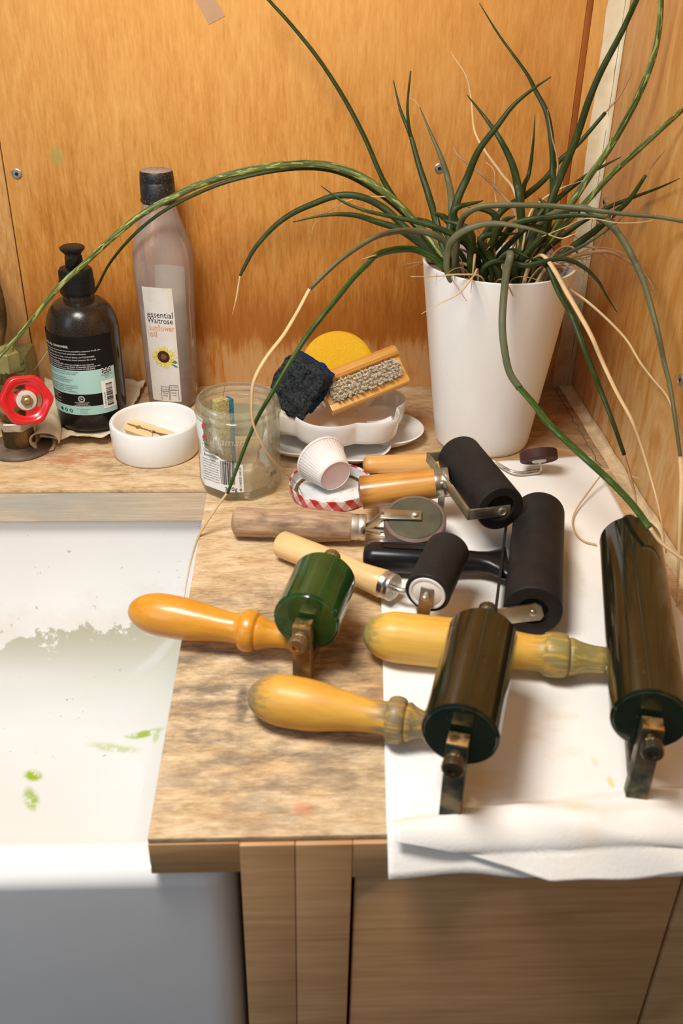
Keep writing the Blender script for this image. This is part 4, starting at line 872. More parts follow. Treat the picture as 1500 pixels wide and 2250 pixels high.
while x < 0.0205:
    w_ = random.choice((0.0003, 0.0005, 0.0009)); put_rect(b, fn, x, x+w_, fj(1066), fj(1014), 1, 3); x += w_+random.choice((0.0003, 0.0005, 0.0008))
put_text(b, fn, '3 045320 104134', 0.0262, fj(1072), 0.0030, rot=1)
put_text(b, fn, 'Cherry Extra Jam', -0.0135, fj(1006), 0.0040, shear=0.35, maxw=0.018); put_text(b, fn, 'Bonne Maman', -0.0135, fj(1015), 0.0040, shear=0.35, maxw=0.018)
for k, s in enumerate(('Prepared with 50g of fruit per', '100g. Total sugar content 60g', 'per 100g. Ingredients: cherries,', 'sugar, brown cane sugar,', 'concentrated lemon juice,', 'gelling agent: fruit pectin.', 'Refrigerate after opening and', 'consume within 6 weeks.', 'Best before end: see lid.')): put_text(b, fn, s, -0.0145, fj(1023+k*5.6), 0.0022, maxw=0.019)
put_text(b, fn, '370g e', 0.0100, fj(1080), 0.0062)
put_rect(b, fn, -0.0145, -0.0060, fj(990), fj(989)); 
mk('dark_lettering', b, MAT['blackprint'], jl, kind='stuff', sharp=180, recalc=False)
b = B()
for k, py in enumerate((950, 976)):
    for dx, dy in ((0, 0), (0.0028, 0.0006), (0.0014, 0.0022)): put_disc(b, fn, -0.0125+dx, fj(py)+dy, 0.0017, 10)
mk('printed_cherries', b, plain('cherry_red', (0.50, 0.05, 0.05), 0.6), jl, kind='stuff', sharp=180, recalc=False)
b = B()
for py in (953, 980): b.add([fn(-0.0135+x, fj(py)+y) for x, y in ((-0.001, -0.001), (0.002, -0.0028), (0.0052, -0.0012), (0.002, 0.0))], [(0, 1, 2, 3)])
mk('printed_leaf', b, plain('cherry_leaf', (0.10, 0.26, 0.16), 0.6), jl, kind='stuff', sharp=180, recalc=False)
mk('rear_label', B().grid(lambda u, w: jmap(0.0005, PI/2)(-0.040+0.075*u, 0.033+(jh*0.74-0.033)*w), 30, 10), plain('rear_jar_paper', (0.80, 0.75, 0.56), 0.6, var=0.06), jar)
b = B(); put_text(b, jmap(0.0009, -PI/2+math.radians(50)), '370g', -0.001, zat(600, 1052, JB.y-0.03), 0.0060, shear=0.2); mk('dark_lettering', b, MAT['blackprint'], jar, kind='stuff', sharp=180, recalc=False)
b = B(); put_text(b, jmap(0.0009, -PI/2-math.radians(12)), 'Maman', -0.016, zat(500, 980, JB.y-JR), 0.0110, shear=0.3); mk('embossed_lettering', b, m_thin('embossed_glass', (0.95, 0.94, 0.9), (0.86, 0.83, 0.76), 0.65, (0.7, 0.7, 0.6)), jg, kind='stuff', sharp=180, recalc=False)
# sponge offcut standing inside the jar
sg = thing('sponge_offcut', 'olive and blue sponge offcut standing inside the glass jam jar', 'sponge', (JB.x-0.016, JB.y+0.004, 0.0048))
c = V((JB.x-0.0165, JB.y+0.008, 0.047)); A = (V((0.80, 0.60, 0)), V((-0.60, 0.80, 0)), V((0, 0, 1)))
mk('foam', B().box(c, (0.0075, 0.0050, 0.0405), A, 0.002), m_sponge('olive_foam', (0.26, 0.22, 0.07), (0.52, 0.46, 0.20)), sg)
mk('blue_layer', B().box(c+A[0]*0.0096, (0.0020, 0.0052, 0.0390), A, 0.001), m_sponge('blue_foam', (0.02, 0.09, 0.16), (0.05, 0.20, 0.30)), sg)

# ---- jar lid lying upside down, paper cup tipped over on it
LB = uz(727, 1082, 0.0); LB = V((LB.x, LB.y, 0)); LR = 0.0405
lid = thing('jar_lid', 'upturned jar lid with red and white gingham rim and rusty seal', 'lid', LB)
def m_gingham():
    t = MT('red_gingham', 0.3); c = t.co('Object'); x, y, z = t.sep(c); a = t.math('ARCTAN2', y, x)
    s1 = t.math('GREATER_THAN', t.math('FRACT', t.math('MULTIPLY', t.math('ADD', a, t.math('MULTIPLY', z, 20)), 15/(2*PI))), 0.5)
    s2 = t.math('GREATER_THAN', t.math('FRACT', t.math('MULTIPLY', t.math('SUBTRACT', a, t.math('MULTIPLY', z, 20)), 15/(2*PI))), 0.5)
    col = t.mix(s1, (0.84, 0.80, 0.77), (0.62, 0.12, 0.13)); col = t.mix(s2, col, t.mix(s1, (0.74, 0.42, 0.42), (0.50, 0.015, 0.025))); t.col(col); return t.m
GING = m_gingham(); LIDIN = MT('lid_enamel', 0.2, coat=0.3); _c = LIDIN.co('Object'); _v = LIDIN.sep(_c)
_r = LIDIN.math('SQRT', LIDIN.math('ADD', LIDIN.math('MULTIPLY', _v[0], _v[0]), LIDIN.math('MULTIPLY', _v[1], _v[1]))); _n = LIDIN.noise(_c, 150, 4)
LIDIN.col(LIDIN.mix(LIDIN.math('MULTIPLY', LIDIN.smooth(_n, 0.60, 0.72), 0.5), LIDIN.ramp(LIDIN.noise(_c, 50, 4), [(0.3, (0.66, 0.68, 0.70)), (0.7, (0.84, 0.84, 0.83))]), (0.45, 0.22, 0.08))); LIDIN = LIDIN.m
rim = mk('rim', B().lathe(LB, (0, 0, 1), [(0.0, LR*0.93), (0.0012, LR*0.985), (0.003, LR), (0.0105, LR), (0.0118, LR*1.012), (0.0126, LR*1.0), (0.0120, LR*0.975), (0.0105, LR*0.968)], 72, True, False), GING, lid, sharp=60)
mk('inside', B().lathe(LB, (0, 0, 1), [(0.0112, LR*0.966), (0.0035, LR*0.955), (0.0022, LR*0.92), (0.0026, LR*0.86), (0.0022, LR*0.80), (0.0032, LR*0.76), (0.0032, 0.0005)], 72, False), LIDIN, lid, sharp=60)
mk('seal_ring', B().lathe(LB, (0, 0, 1), [(0.0026, LR*0.79), (0.0040, LR*0.81), (0.0042, LR*0.86), (0.0026, LR*0.885)], 72, False, False), m_sponge('rusty_seal', (0.07, 0.05, 0.02), (0.20, 0.13, 0.05), 200, 0.4), lid)
cupd = V((-0.46, 0.866, 0.165)).normalized(); Bc = uz(737, 1049, 0.0230)
Bc = V((Bc.x, Bc.y, Bc.z)); hC, rB, rM = 0.0310, 0.0158, 0.0245
CUP = MT('white_paper_cup', 0.85, spec=0.15); _c = CUP.co('lc'); CUP.col(CUP.ramp(CUP.noise(CUP.map(_c, (60, 300, 300)), 1, 3), [(0.3, (0.82, 0.76, 0.73)), (0.7, (0.86, 0.83, 0.80))])); CUP = CUP.m
# lowest point of the tipped cup rests in the lid
low = min((Bc+cupd*h).z-r*math.sqrt(max(0, 1-cupd.z**2)) for h, r in ((0, rB), (hC, rM))); Bc.z += 0.0055-low
cup = thing('paper_cup', 'pleated white paper cup tipped over on the upturned jar lid', 'cup', (Bc.x, Bc.y, 0.0035))
pl = lambda t, h: 1+0.020*abs(math.sin(22*t))**0.5*min(1, max(0.0, h/0.006))
mk('side', B().lathe(Bc, cupd, [(0, rB), (0.004, rB+(rM-rB)*0.13), (hC*0.5, (rB+rM)/2), (hC*0.93, rM*0.98)], 176, False, False, pl), CUP, cup, sharp=180, solid=0.0006)
mk('rolled_rim', B().lathe(Bc+cupd*(hC*0.95), cupd, [(-0.0012, rM*0.99), (-0.0014, rM*1.03), (0, rM*1.055), (0.0014, rM*1.03), (0.0012, rM*0.98)], 72, False, False), CUP, cup)
mk('base', B().lathe(Bc+cupd*0.0006, cupd, [(0, 0.0004), (0, rB*0.97), (0.0006, rB)], 48), plain('pink_tinted_paper', (0.80, 0.60, 0.57), 0.9, var=0.06), cup)

# ---- flower-shaped palettes
def lobes(n, a0, depth, sharp=0.6):
    def f(t): q = abs(math.cos((t-a0)*n/2)); return 1-depth*(1-q**sharp)
    return f
def dish(b, C, up, R, f, prof, seg=168):
    up, e1, e2 = basis(up); e1 = (V((1, 0, 0))-up*up.x).normalized(); e2 = up.cross(e1); rr = []
    for r, h, k in prof:
        rr.append([C+up*h+(e1*math.cos(2*PI*j/seg)+e2*math.sin(2*PI*j/seg))*(R*r*(1+(f(2*PI*j/seg)-1)*k)) for j in range(seg)])
    return b.rings(rr, rr)
PC = uz(740, 953, 0.0); PC = V((PC.x, PC.y, 0)); f1 = lobes(6, math.radians(-75), 0.20, 0.75)
p1 = thing('flower_palette', 'lower white china flower palette, flat on the worktop under the deeper dish', 'palette', PC, 'white china palettes')
mk('dish', dish(B(), PC, (0, 0, 1), 0.095, f1, [(0.44, 0.0006, 0.3), (0.46, 0.0, 0.3), (0.62, 0.0004, 0.7), (0.82, 0.0035, 1), (0.94, 0.0090, 1), (0.985, 0.0130, 1), (1.0, 0.0146, 1), (0.985, 0.0155, 1), (0.965, 0.0144, 1), (0.92, 0.0105, 1), (0.80, 0.0066, 1), (0.60, 0.0052, 0.7), (0.40, 0.0048, 0.3), (0.10, 0.0048, 0)]), MAT['china'], p1, sharp=75)
for k in range(6):
    a = math.radians(-75+30+60*k); d = V((math.cos(a), math.sin(a), 0)); q = 0.092*0.80
    mk('divider', B().tube([PC+d*0.014+V((0, 0, 0.0070)), PC+d*0.035+V((0, 0, 0.0085)), PC+d*(q*0.92)+V((0, 0, 0.0125)), PC+d*(q*1.0)+V((0, 0, 0.0138))], [0.0026, 0.0024, 0.0022, 0.0020], 10, 1.6), MAT['china'], p1)
QC = uz(738, 909, 0.030); upq = V((0.03, 0.05, 1)).normalized(); f2 = lobes(6, math.radians(-104), 0.15, 1.2)
QC = V((QC.x, QC.y, 0.0200))
p2 = thing('flower_palette', 'upper white china flower dish with scalloped wall holding sponge and brush', 'palette', QC, 'white china palettes')
mk('dish', dish(B(), QC, upq, 0.078, f2, [(0.50, 0.0, 1), (0.90, 0.0002, 1), (0.945, 0.0018, 1), (0.965, 0.006, 1), (0.985, 0.0200, 1), (0.990, 0.0245, 1), (0.980, 0.0256, 1), (0.965, 0.0250, 1), (0.955, 0.022, 1), (0.93, 0.009, 1), (0.89, 0.0052, 1), (0.5, 0.0045, 1), (0.1, 0.0045, 0.2)]), MAT['china'], p2, sharp=75)
for k in range(6):
    a = math.radians(-104+30+60*k); e1 = (V((1, 0, 0))-upq*upq.x).normalized(); e2 = upq.cross(e1); d = e1*math.cos(a)+e2*math.sin(a)
    mk('divider', B().tube([QC+upq*0.003+d*0.034, QC+upq*0.004+d*0.044, QC+upq*0.007+d*0.053, QC+upq*0.0120+d*0.0605], [0.0022, 0.0024, 0.0026, 0.0026], 10, 1.3), MAT['china'], p2)

# ---- black scourer sponge
def lump(b, c, half, axes, n, amp, sc, seed, bend=0.0):
    bm = bmesh.new(); bmesh.ops.create_cube(bm, size=2); bmesh.ops.subdivide_edges(bm, edges=bm.edges[:], cuts=n, use_grid_fill=True)
    for v in bm.verts:
        p = v.co.copy(); m = max(abs(p.x), abs(p.y), abs(p.z)); s = p.normalized()*m*1.18; p = p*0.72+s*0.28
        q = V((p.x*half[0], p.y*half[1], p.z*half[2])); q.z += bend*(p.x*p.x-0.4)
        nn = V((noise.noise(q*sc+V((seed, 0, 0))), noise.noise(q*sc+V((0, seed, 3))), noise.noise(q*sc+V((5, 1, seed)))))+V((noise.noise(q*sc*4), noise.noise(q*sc*4+V((3, 3, 3))), noise.noise(q*sc*4+V((7, 7, 7)))))*0.5
        v.co = q+nn*amp
    bm.verts.index_update(); vs = [V(c)+axes[0]*v.co.x+axes[1]*v.co.y+axes[2]*v.co.z for v in bm.verts]; fs = [tuple(v.index for v in f.verts) for f in bm.faces]; bm.free(); return b.add(vs, fs)
sc_ = uy(657, 846, 0.880); sx_ = V((0.78, -0.30, -0.42)).normalized(); sy_ = V((-0.45, -0.80, 0.25)); sy_ = (sy_-sx_*sy_.dot(sx_)).normalized(); sz_ = sx_.cross(sy_)
ss = thing('scouring_sponge', 'charcoal scouring sponge with a blue underside beside the wooden brush', 'sponge', (sc_.x, sc_.y, 0.030))
mk('scourer', lump(B(), sc_+sy_*0.003, (0.0225, 0.0095, 0.0270), (sx_, sy_, sz_), 22, 0.0042, 75, 3), m_sponge('charcoal_scourer', (0.006, 0.008, 0.009), (0.055, 0.062, 0.065), 380, 1.0), ss, sharp=180)
mk('blue_layer', lump(B(), sc_-sy_*0.0095+sx_*0.0030-sz_*0.0015, (0.0228, 0.0070, 0.0262), (sx_, sy_, sz_), 16, 0.0025, 80, 8), m_sponge('blue_sponge', (0.004, 0.014, 0.05), (0.015, 0.05, 0.14), 420, 0.9), ss, sharp=180)

# ---- round yellow sponge leaning at the back
yc = uy(742, 807, 0.948); yn = V((-0.05, -0.80, 0.60)).normalized()
YR = 0.0400
ys = mk('round_sponge', B().lathe(yc-yn*0.006, yn, [(0, 0.001), (0, YR*0.93), (0.002, YR*0.98), (0.005, YR), (0.009, YR*0.985), (0.0115, YR*0.94), (0.0120, YR*0.80), (0.0115, YR*0.4), (0.0115, 0.001)], 64), m_sponge('yellow_sponge', (0.62, 0.32, 0.012), (0.72, 0.42, 0.030), 700, 0.25), loc=yc, sharp=60)
tag(ys, 'round flat yellow sponge leaning upright behind the wooden brush', 'sponge')

# ---- double-sided nail brush
b0 = uy(714, 868, 0.880); b1 = uy(884, 800, 0.905)
bx = (b1-b0).normalized(); bn = V((0.10, -0.78, 0.62)); bn = (bn-bx*bn.dot(bx)).normalized(); bz = bn.cross(bx); bz = bz if bz.z > 0 else -bz
bl = (b1-b0).length/2; bc = (b0+b1)/2+V((0, 0.004, -0.003))
BW = m_turned('nail_brush_wood', (0.72, 0.38, 0.085), (0.56, 0.24, 0.030), rough=0.4, coat=0.2)
nb = thing('nail_brush', 'double-sided wooden nail brush with pale bristles leaning in the white dish', 'brush', (bc.x, bc.y, 0.032))
# block cross-section in (bn, bz): thick shoulder along the top, bristle field below it
sec = [(-0.008, -0.0200), (0.004, -0.0200), (0.0055, -0.0185), (0.0050, -0.0120), (0.0030, -0.0105), (0.0030, 0.0100), (0.0085, 0.0115), (0.0105, 0.0140), (0.0095, 0.0195), (0.0050, 0.0225), (-0.0060, 0.0225), (-0.0080, 0.0200)]
rr = [[bc+bx*(s*bl)+bn*(x*k)+bz*(y*k) for x, y in sec] for s, k in ((-1, 0.94), (-0.97, 1), (0.97, 1), (1, 0.94))]
mk('block', B().rings(rr, [[V((s*bl, x, y)) for x, y in sec] for s in (-1, -0.97, 0.97, 1)]), BW, nb, sharp=30)
BRI = plain('pale_bristle', (0.88, 0.77, 0.60), 0.7, var=0.15, scale=900)
def bristles(side):
    b = B(); rows = 6 if side > 0 else 3; cols = 21
    for i in range(cols):
        for j in range(rows):
            u = -0.86+1.72*i/(cols-1); v = (-0.0092+0.0184*j/(rows-1)) if side > 0 else (0.004+0.012*j/(rows-1))
            if side > 0 and abs(u) > 0.78 and j in (0, rows-1): continue
            o = bc+bx*(u*bl)+bz*(v-0.0006)+bn*(0.0028 if side > 0 else -0.0078)
            tx, tz = random.gauss(0, 0.0011), random.gauss(0, 0.0009)
            for k in range(24):
                a = random.uniform(0, 2*PI); r = random.uniform(0, 0.0013); p = o+bx*(r*math.cos(a))+bz*(r*math.sin(a))
                tip = p+bn*(side*random.uniform(0.0095, 0.0130))+bx*(tx+random.gauss(0, 0.0008))+bz*(tz+random.gauss(0, 0.0007)-(0.0022 if side > 0 else -0.006))
                e = bx*0.00042; e2 = bz*0.00042
                b.add([p+e, p+e2, p-e-e2, tip], [(0, 1, 3), (1, 2, 3), (2, 0, 3), (0, 2, 1)])
    return b
mk('tuft_gap_pad', B().box(bc+bn*0.0040-bz*0.0006, (bl*0.88, 0.0014, 0.0096), (bx, bn, bz), 0.0008), plain('tuft_shade', (0.60, 0.47, 0.31), 0.8), nb)  # added pad; its tan sets how shaded the gaps between bristles look
mk('bristles', bristles(1), BRI, nb, kind='stuff', sharp=180, recalc=False); mk('bristles', bristles(-1), BRI, nb, kind='stuff', sharp=180, recalc=False)

# ---- stop valve with red handwheel
VB = uz(46, 985, 0.0); VB = V((VB.x, VB.y, 0))
IRON = m_metal('dull_brass_pipe', (0.32, 0.22, 0.10), 0.45, (0.075, 0.055, 0.028), 0.8, 60); FL = plain('rusty_flange', (0.14, 0.10, 0.07), 0.6, var=0.35, scale=80); OLV = plain('olive_metal', (0.24, 0.22, 0.075), 0.45, var=0.25, scale=70)
RED = plain('red_enamel', (0.60, 0.010, 0.014), 0.28, var=0.06, coat=0.3)
vt = thing('stop_valve', 'brass stop valve with a lobed red handwheel beside the pump bottle', 'valve', VB)
m_ = mpp((VB.x, VB.y, 0.05))
mk('flange', B().lathe(VB, (0, 0, 1), [(0, 0.031), (0.0012, 0.0325), (0.003, 0.0325), (0.0042, 0.031), (0.0055, 0.020), (0.0065, 0.0165)], 56), FL, vt)
zc_ = zat(52, 880, VB.y)
mk('riser', B().lathe(VB, (0, 0, 1), [(0.004, 0.0162), (zc_*0.46, 0.0158), (zc_*0.48, 0.0140)], 40), IRON, vt)
mk('collar_nut', B().lathe(VB, (0, 0, 1), [(zc_*0.47, 0.0172), (zc_*0.48, 0.0182), (zc_*0.62, 0.0182), (zc_*0.64, 0.0170)], 6, True, True), MAT['chrome'], vt, sharp=20)
mk('valve_body', B().lathe(VB, (0, 0, 1), [(zc_*0.60, 0.0135), (zc_*0.8, 0.0165), (zc_*1.0, 0.0185), (zc_*1.25, 0.0175), (zc_*1.42, 0.0150)], 36), IRON, vt)
wd = V((0.40, -0.86, 0.30)).normalized(); wc = uy(57, 879, VB.y-0.038); body = V((VB.x-0.004, VB.y, zc_*1.02))
mk('bonnet', B().lathe(body, wc-body, [(0, 0.0150), (0.008, 0.0170), (0.014, 0.0170), (0.016, 0.0120), (0.024, 0.0105), ((wc-body).length-0.004, 0.0060)], 36), OLV, vt)
side = uy(-12, 818, VB.y+0.012)
bo2 = body+V((-0.004, 0.008, zc_*0.40))
mk('side_cap', B().lathe(bo2, V((-0.25, -0.45, 0.20)), [(0, 0.017), (0.010, 0.0185), (0.013, 0.0175), (0.013, 0.013), (0.015, 0.0125)], 36), IRON, vt)
hn_ = uy(12, 806, VB.y+0.004)
mk('hex_nut', B().lathe(V((hn_.x, hn_.y, hn_.z)), (0, 0.05, 1), [(-0.004, 0.0135), (0, 0.0150), (0.0150, 0.0150), (0.0165, 0.0135)], 6), OLV, vt, sharp=20)
mk('hex_nut', B().lathe(V((hn_.x, hn_.y, hn_.z+0.015)), (0, 0.05, 1), [(0, 0.0110), (0.006, 0.0105), (0.007, 0.008)], 24), OLV, vt)
up_ = uy(-12, 770, VB.y+0.010)
mk('standpipe', B().tube(catmull([V((hn_.x-0.004, hn_.y+0.004, hn_.z-0.002)), V((up_.x-0.002, up_.y, up_.z+0.005)), uy(-14, 700, VB.y+0.012), uy(-24, 640, VB.y+0.030), V((uy(-40, 560, YW).x, YW-0.002, uy(-40, 560, YW).z))], 6), 0.0125, 20), IRON, vt)
# handwheel: six-lobed rim with three kidney slots
wd, e1, e2 = basis(wd); WRr = 0.0248
bm = bmesh.new(); NR, NA = 14, 96; g = []
for i in range(NR+1):
    r = 0.0085+(WRr-0.0085)*i/NR; row = []
    for j in range(NA):
        a = 2*PI*j/NA; k = max(0, (i-6)/(NR-6)); q = r*(1+0.046*k*math.cos(6*a+0.5)); bulge = 0.0038*math.exp(-((i-NR*0.80)/3.4)**2)+0.002*math.exp(-(i/2.0)**2)
        row.append((q, a, bulge))
    g.append(row)
vs = []; fs = []
for s in (1, -1):
    for i in range(NR+1):
        for j in range(NA): q, a, h = g[i][j]; hh = (0.0022+h)*(0.25 if i == NR else 1); vs.append(wc+e1*(q*math.cos(a))+e2*(q*math.sin(a))+wd*(hh*s))
SLOT0 = -70.0
def solid_cell(i, j):
    a = (360*(j+0.5)/NA-SLOT0) % 120
    return not (2 <= i <= 5 and 33 < a < 87)
n1 = (NR+1)*NA
for i in range(NR):
    for j in range(NA):
        k = (j+1) % NA
        if not solid_cell(i, j): continue
        A_, B_, C_, D_ = i*NA+j, i*NA+k, (i+1)*NA+k, (i+1)*NA+j
        fs += [(A_, B_, C_, D_), (A_+n1, D_+n1, C_+n1, B_+n1)]
        for (p, q, ii, jj) in ((A_, B_, i-1, j), (C_, D_, i+1, j), (B_, C_, i, k), (D_, A_, i, (j-1) % NA)):
            if ii < 0 or ii >= NR or not solid_cell(ii, jj): fs.append((q, p, p+n1, q+n1))
bm.free()
hw = mk('handwheel', B().add(vs, fs), RED, vt, sharp=55)
mk('washer', B().lathe(wc+wd*0.0030, wd, [(0, 0.0097), (0.0010, 0.0097), (0.0014, 0.0090), (0.0014, 0.004)], 36), plain('pale_washer', (0.52, 0.50, 0.42), 0.5, var=0.15), hw)
mk('spindle_nut', B().lathe(wc+wd*0.0044, wd, [(0, 0.0058), (0.003, 0.0058), (0.0036, 0.0050)], 6), BRASS, hw, sharp=20)
mk('spindle', B().lathe(wc+wd*0.0070, wd, [(0, 0.0030), (0.0030, 0.0030), (0.0036, 0.0022)], 18), BRASS_TOP, hw)
# ribbed olive bracket behind the valve
ob_ = uy(42, 812, 1.020); bk = thing('ribbed_bracket', 'olive ribbed metal bracket standing behind the valve', 'bracket', (ob_.x, ob_.y, 0))
zt = zat(40, 785, 1.005); xa, xb = uy(-40, 800, 1.01).x, uy(58, 800, 1.01).x
mk('block', B().bb(xa, xb, 1.008, 1.050, 0.0003, zt, 0.002), OLV, bk)
for k in range(5):
    z = zt-0.008-k*0.0085; mk('rib', B().box((xb-0.0125, 1.0070, z), (0.0105, 0.0016, 0.0019), (V((0.97, 0, 0.24)), V((0, 1, 0)), V((-0.24, 0, 0.97))), 0.0006), OLV, bk)

# ================================================================== potted plant
PT = uz(1056, 962, 0.0); PT = V((PT.x, PT.y, 0))
zr = zat(1090, 574, PT.y); RB, RTp = 0.0505, 0.0742
plant = thing('potted_plant', 'tall white tapered plant pot with long wild dark green rush-like leaves', 'potted plant', PT)
POT = MT('white_pot', 0.38, spec=0.4); _c = POT.co(); _n = POT.noise(POT.map(_c, (30, 30, 8)), 1, 4)
POT.col(POT.mix(POT.math('MULTIPLY', POT.smooth(POT.noise(_c, 160, 3), 0.70, 0.76), 0.4), POT.ramp(_n, [(0.3, (0.78, 0.75, 0.70)), (0.7, (0.83, 0.81, 0.77))]), (0.50, 0.42, 0.30))); POT = POT.m
pr = [(0, RB-0.004), (0.001, RB-0.001), (0.004, RB)]
for k in range(1, 9): t = k/8; pr.append((0.004+(zr-0.007)*t, RB+(RTp-RB)*(t**1.0)))
pr += [(zr-0.0008, RTp+0.0003), (zr, RTp-0.001), (zr-0.0008, RTp-0.0028), (zr-0.012, RTp-0.0048), (zr-0.10, RTp-0.018), (zr-0.10, 0.001)]
mk('pot', B().lathe(PT, (0, 0, 1), pr, 80, shape=lambda t, h: 1+0.012*math.cos(4*t+0.6)*min(1, h/0.1)), POT, plant, sharp=60)
def soil_fn(u, w): a = 2*PI*u; r = (RTp-0.011)*w; return V((PT.x+r*math.cos(a), PT.y+r*math.sin(a), zr-0.030+0.004*noise.noise(V((r*math.cos(a)*90, r*math.sin(a)*90, 0)))))
mk('soil', B().grid(soil_fn, 40, 10), m_sponge('dry_soil', (0.05, 0.032, 0.018), (0.17, 0.11, 0.06), 300, 0.9), plant, sharp=180)

LG = m_leaf('leaf_dark_green', (0.014, 0.025, 0.004), (0.060, 0.092, 0.018), 0.40); LS = m_leaf('leaf_banded', (0.020, 0.040, 0.005), (0.34, 0.38, 0.10), 0.8); LK = m_leaf('leaf_grey_green', (0.085, 0.090, 0.040), (0.18, 0.175, 0.095), 0.25)
LB_ = m_leaf('leaf_bright_green', (0.016, 0.048, 0.006), (0.075, 0.15, 0.022), 0.5); ST = m_leaf('straw', (0.56, 0.38, 0.18), (0.74, 0.56, 0.33), 0.3, 0.6); SB = m_leaf('brown_straw', (0.30, 0.155, 0.065), (0.50, 0.30, 0.15), 0.4, 0.6)
XMAX, YMAX = XR-0.010, YW-0.012
def at3(px, py, y):
    y = min(y, YMAX); p = uy(px, py, y)
    if p.x > XMAX: d = ray(px, py); p = EYE+d*(XMAX/d.x)
    return p
def clear_pot(p):
    # keep a leaf outside the pot wall when it hangs beside it, and above the worktop
    q = V((p.x-PT.x, p.y-PT.y)); rr = RB+(RTp-RB)*max(0, min(1, p.z/zr))
    if p.z < zr-0.002 and rr-0.02 < q.length < rr+0.006: q = q.normalized()*(rr+0.006); return V((PT.x+q.x, PT.y+q.y, p.z))
    return p
def leaf(pts, wpx, mat, ys, name='leaf', root=True, taper=(0.75, 1.0, 0.12), flat=0.7, per=6, parent=None, sag=None):
    """pts: photo points from the root outwards; ys: depth at evenly spread stations, interpolated along the leaf"""
    n = len(pts); P = []
    for i, (x, y) in enumerate(pts):
        t = i/(n-1)*(len(ys)-1); k = min(int(t), len(ys)-2); f = t-k; f = f*f*(3-2*f) if len(ys) > 2 else f
        P.append(at3(x, y, ys[k]+(ys[k+1]-ys[k])*f))
    if root:
        b = P[0]; q = V((b.x-PT.x, b.y-PT.y)); lim = RTp-0.020
        if q.length > lim: q = q.normalized()*lim
        r0 = V((PT.x+q.x*0.85, PT.y+q.y*0.85, zr-0.032)); P = [r0]+[p for p in P if (p-r0).length > 0.012]
    C = catmull(P, per); m = len(C); w = wpx*0.5
    rad_ = []
    for i, c in enumerate(C):
        t = i/(m-1); s = taper[0]+(taper[1]-taper[0])*min(1, t/0.3) if t < 0.3 else taper[1]+(taper[2]-taper[1])*((t-0.3)/0.7)**1.5
        rad_.append(max(0.00035, w*0.00041*s))
    return mk(name, B().tube(C, rad_, 10 if wpx > 6 else 6, flat), mat, parent or plant, sharp=180)
Y0 = PT.y
L = leaf
# upright leaves against the back wall
L([(1190, 575), (1212, 444), (1214, 385), (1212, 317), (1201, 249), (1176, 199), (1155, 159), (1096, 77), (1053, 7)], 17, LG, (Y0+.02, .98, 1.0, 1.02))
L([(985, 590), (988, 503), (1006, 435), (1026, 390), (1051, 331), (1092, 277), (1128, 231), (1174, 193), (1210, 169)], 19, LG, (Y0-.02, .93, .92, .92))
L([(1150, 580), (1142, 444), (1137, 408), (1124, 358), (1097, 304), (1065, 258), (1026, 209)], 21, LG, (Y0+.01, .94, .97))
L([(1140, 520), (1149, 417), (1162, 381), (1171, 313), (1175, 254)], 13, LG, (Y0+.03, .98, .98))
L([(1180, 580), (1196, 512), (1210, 444), (1232, 385), (1264, 308), (1291, 227), (1319, 159), (1364, 73), (1398, 0), (1425, -60)], 19, LG, (Y0, .93, .92, .90), taper=(.8, 1, .5))
L([(1170, 580), (1205, 520), (1251, 453), (1296, 385), (1332, 335), (1373, 267), (1409, 195), (1436, 122), (1448, 59), (1452, 0), (1450, -50)], 17, LS, (Y0+.01, .93, .91, .90), taper=(.8, 1, .6))
L([(1180, 570), (1235, 500), (1291, 440), (1341, 385), (1400, 331), (1455, 281), (1500, 240), (1530, 213)], 15, LS, (Y0-.01, .89, .85, .82), taper=(.8, 1, .6))
o = L([(1029, 603), (1050, 541), (1080, 494), (1106, 460), (1153, 430), (1196, 394), (1228, 354), (1273, 313), (1330, 247)], 17, LG, (Y0, .95, .98, .98), taper=(.8, 1, .5))
L([(1330, 247), (1359, 213), (1378, 180), (1391, 152)], 6, SB, (.98, .98), 'dry_tip', root=False)
L([(1130, 560), (1196, 467), (1237, 426), (1296, 381), (1330, 362), (1364, 345)], 15, LG, (Y0+.02, .96, .96))
L([(1200, 590), (1270, 534), (1307, 507), (1349, 469), (1382, 439), (1418, 385)], 19, LG, (Y0-.01, .89, .87), taper=(.8, 1, .4))
L([(1418, 385), (1440, 355), (1464, 326)], 5, SB, (.87, .87), 'dry_tip', root=False)
L([(1170, 580), (1260, 500), (1332, 458), (1387, 435), (1446, 413), (1493, 392)], 13, LG, (Y0, .91, .86))
L([(1190, 590), (1240, 560), (1282, 539), (1320, 514), (1352, 492), (1384, 458)], 10, LK, (Y0-.02, .87, .85))
L([(985, 590), (960, 494), (942, 431), (920, 363), (902, 299), (879, 240), (864, 177)], 18, LG, (Y0+.01, .97, 1.0, 1.02))
L([(940, 425), (920, 363), (905, 310), (897, 270), (895, 227), (902, 156)], 10, LG, (.985, 1.0, 1.0), root=False, taper=(.6, .9, .4))
L([(990, 585), (992, 453), (985, 399), (970, 349), (947, 295), (922, 236)], 18, LK, (Y0+.02, .98, 1.0))
L([(922, 236), (912, 222), (899, 215)], 4, ST, (1.0, 1.0), 'dry_tip', root=False)
L([(1018, 590), (1006, 560), (965, 500), (958, 440)], 4, SB, (Y0-.01, .93), 'dry_leaf')
# long leaf leaving the top of the picture
L([(985, 600), (940, 530), (895, 475), (850, 410), (830, 370), (800, 300), (755, 215), (700, 130), (640, 55), (590, 0), (560, -35)], 17, LG, (Y0+.02, .98, 1.0, 1.0), taper=(.8, 1, .5))
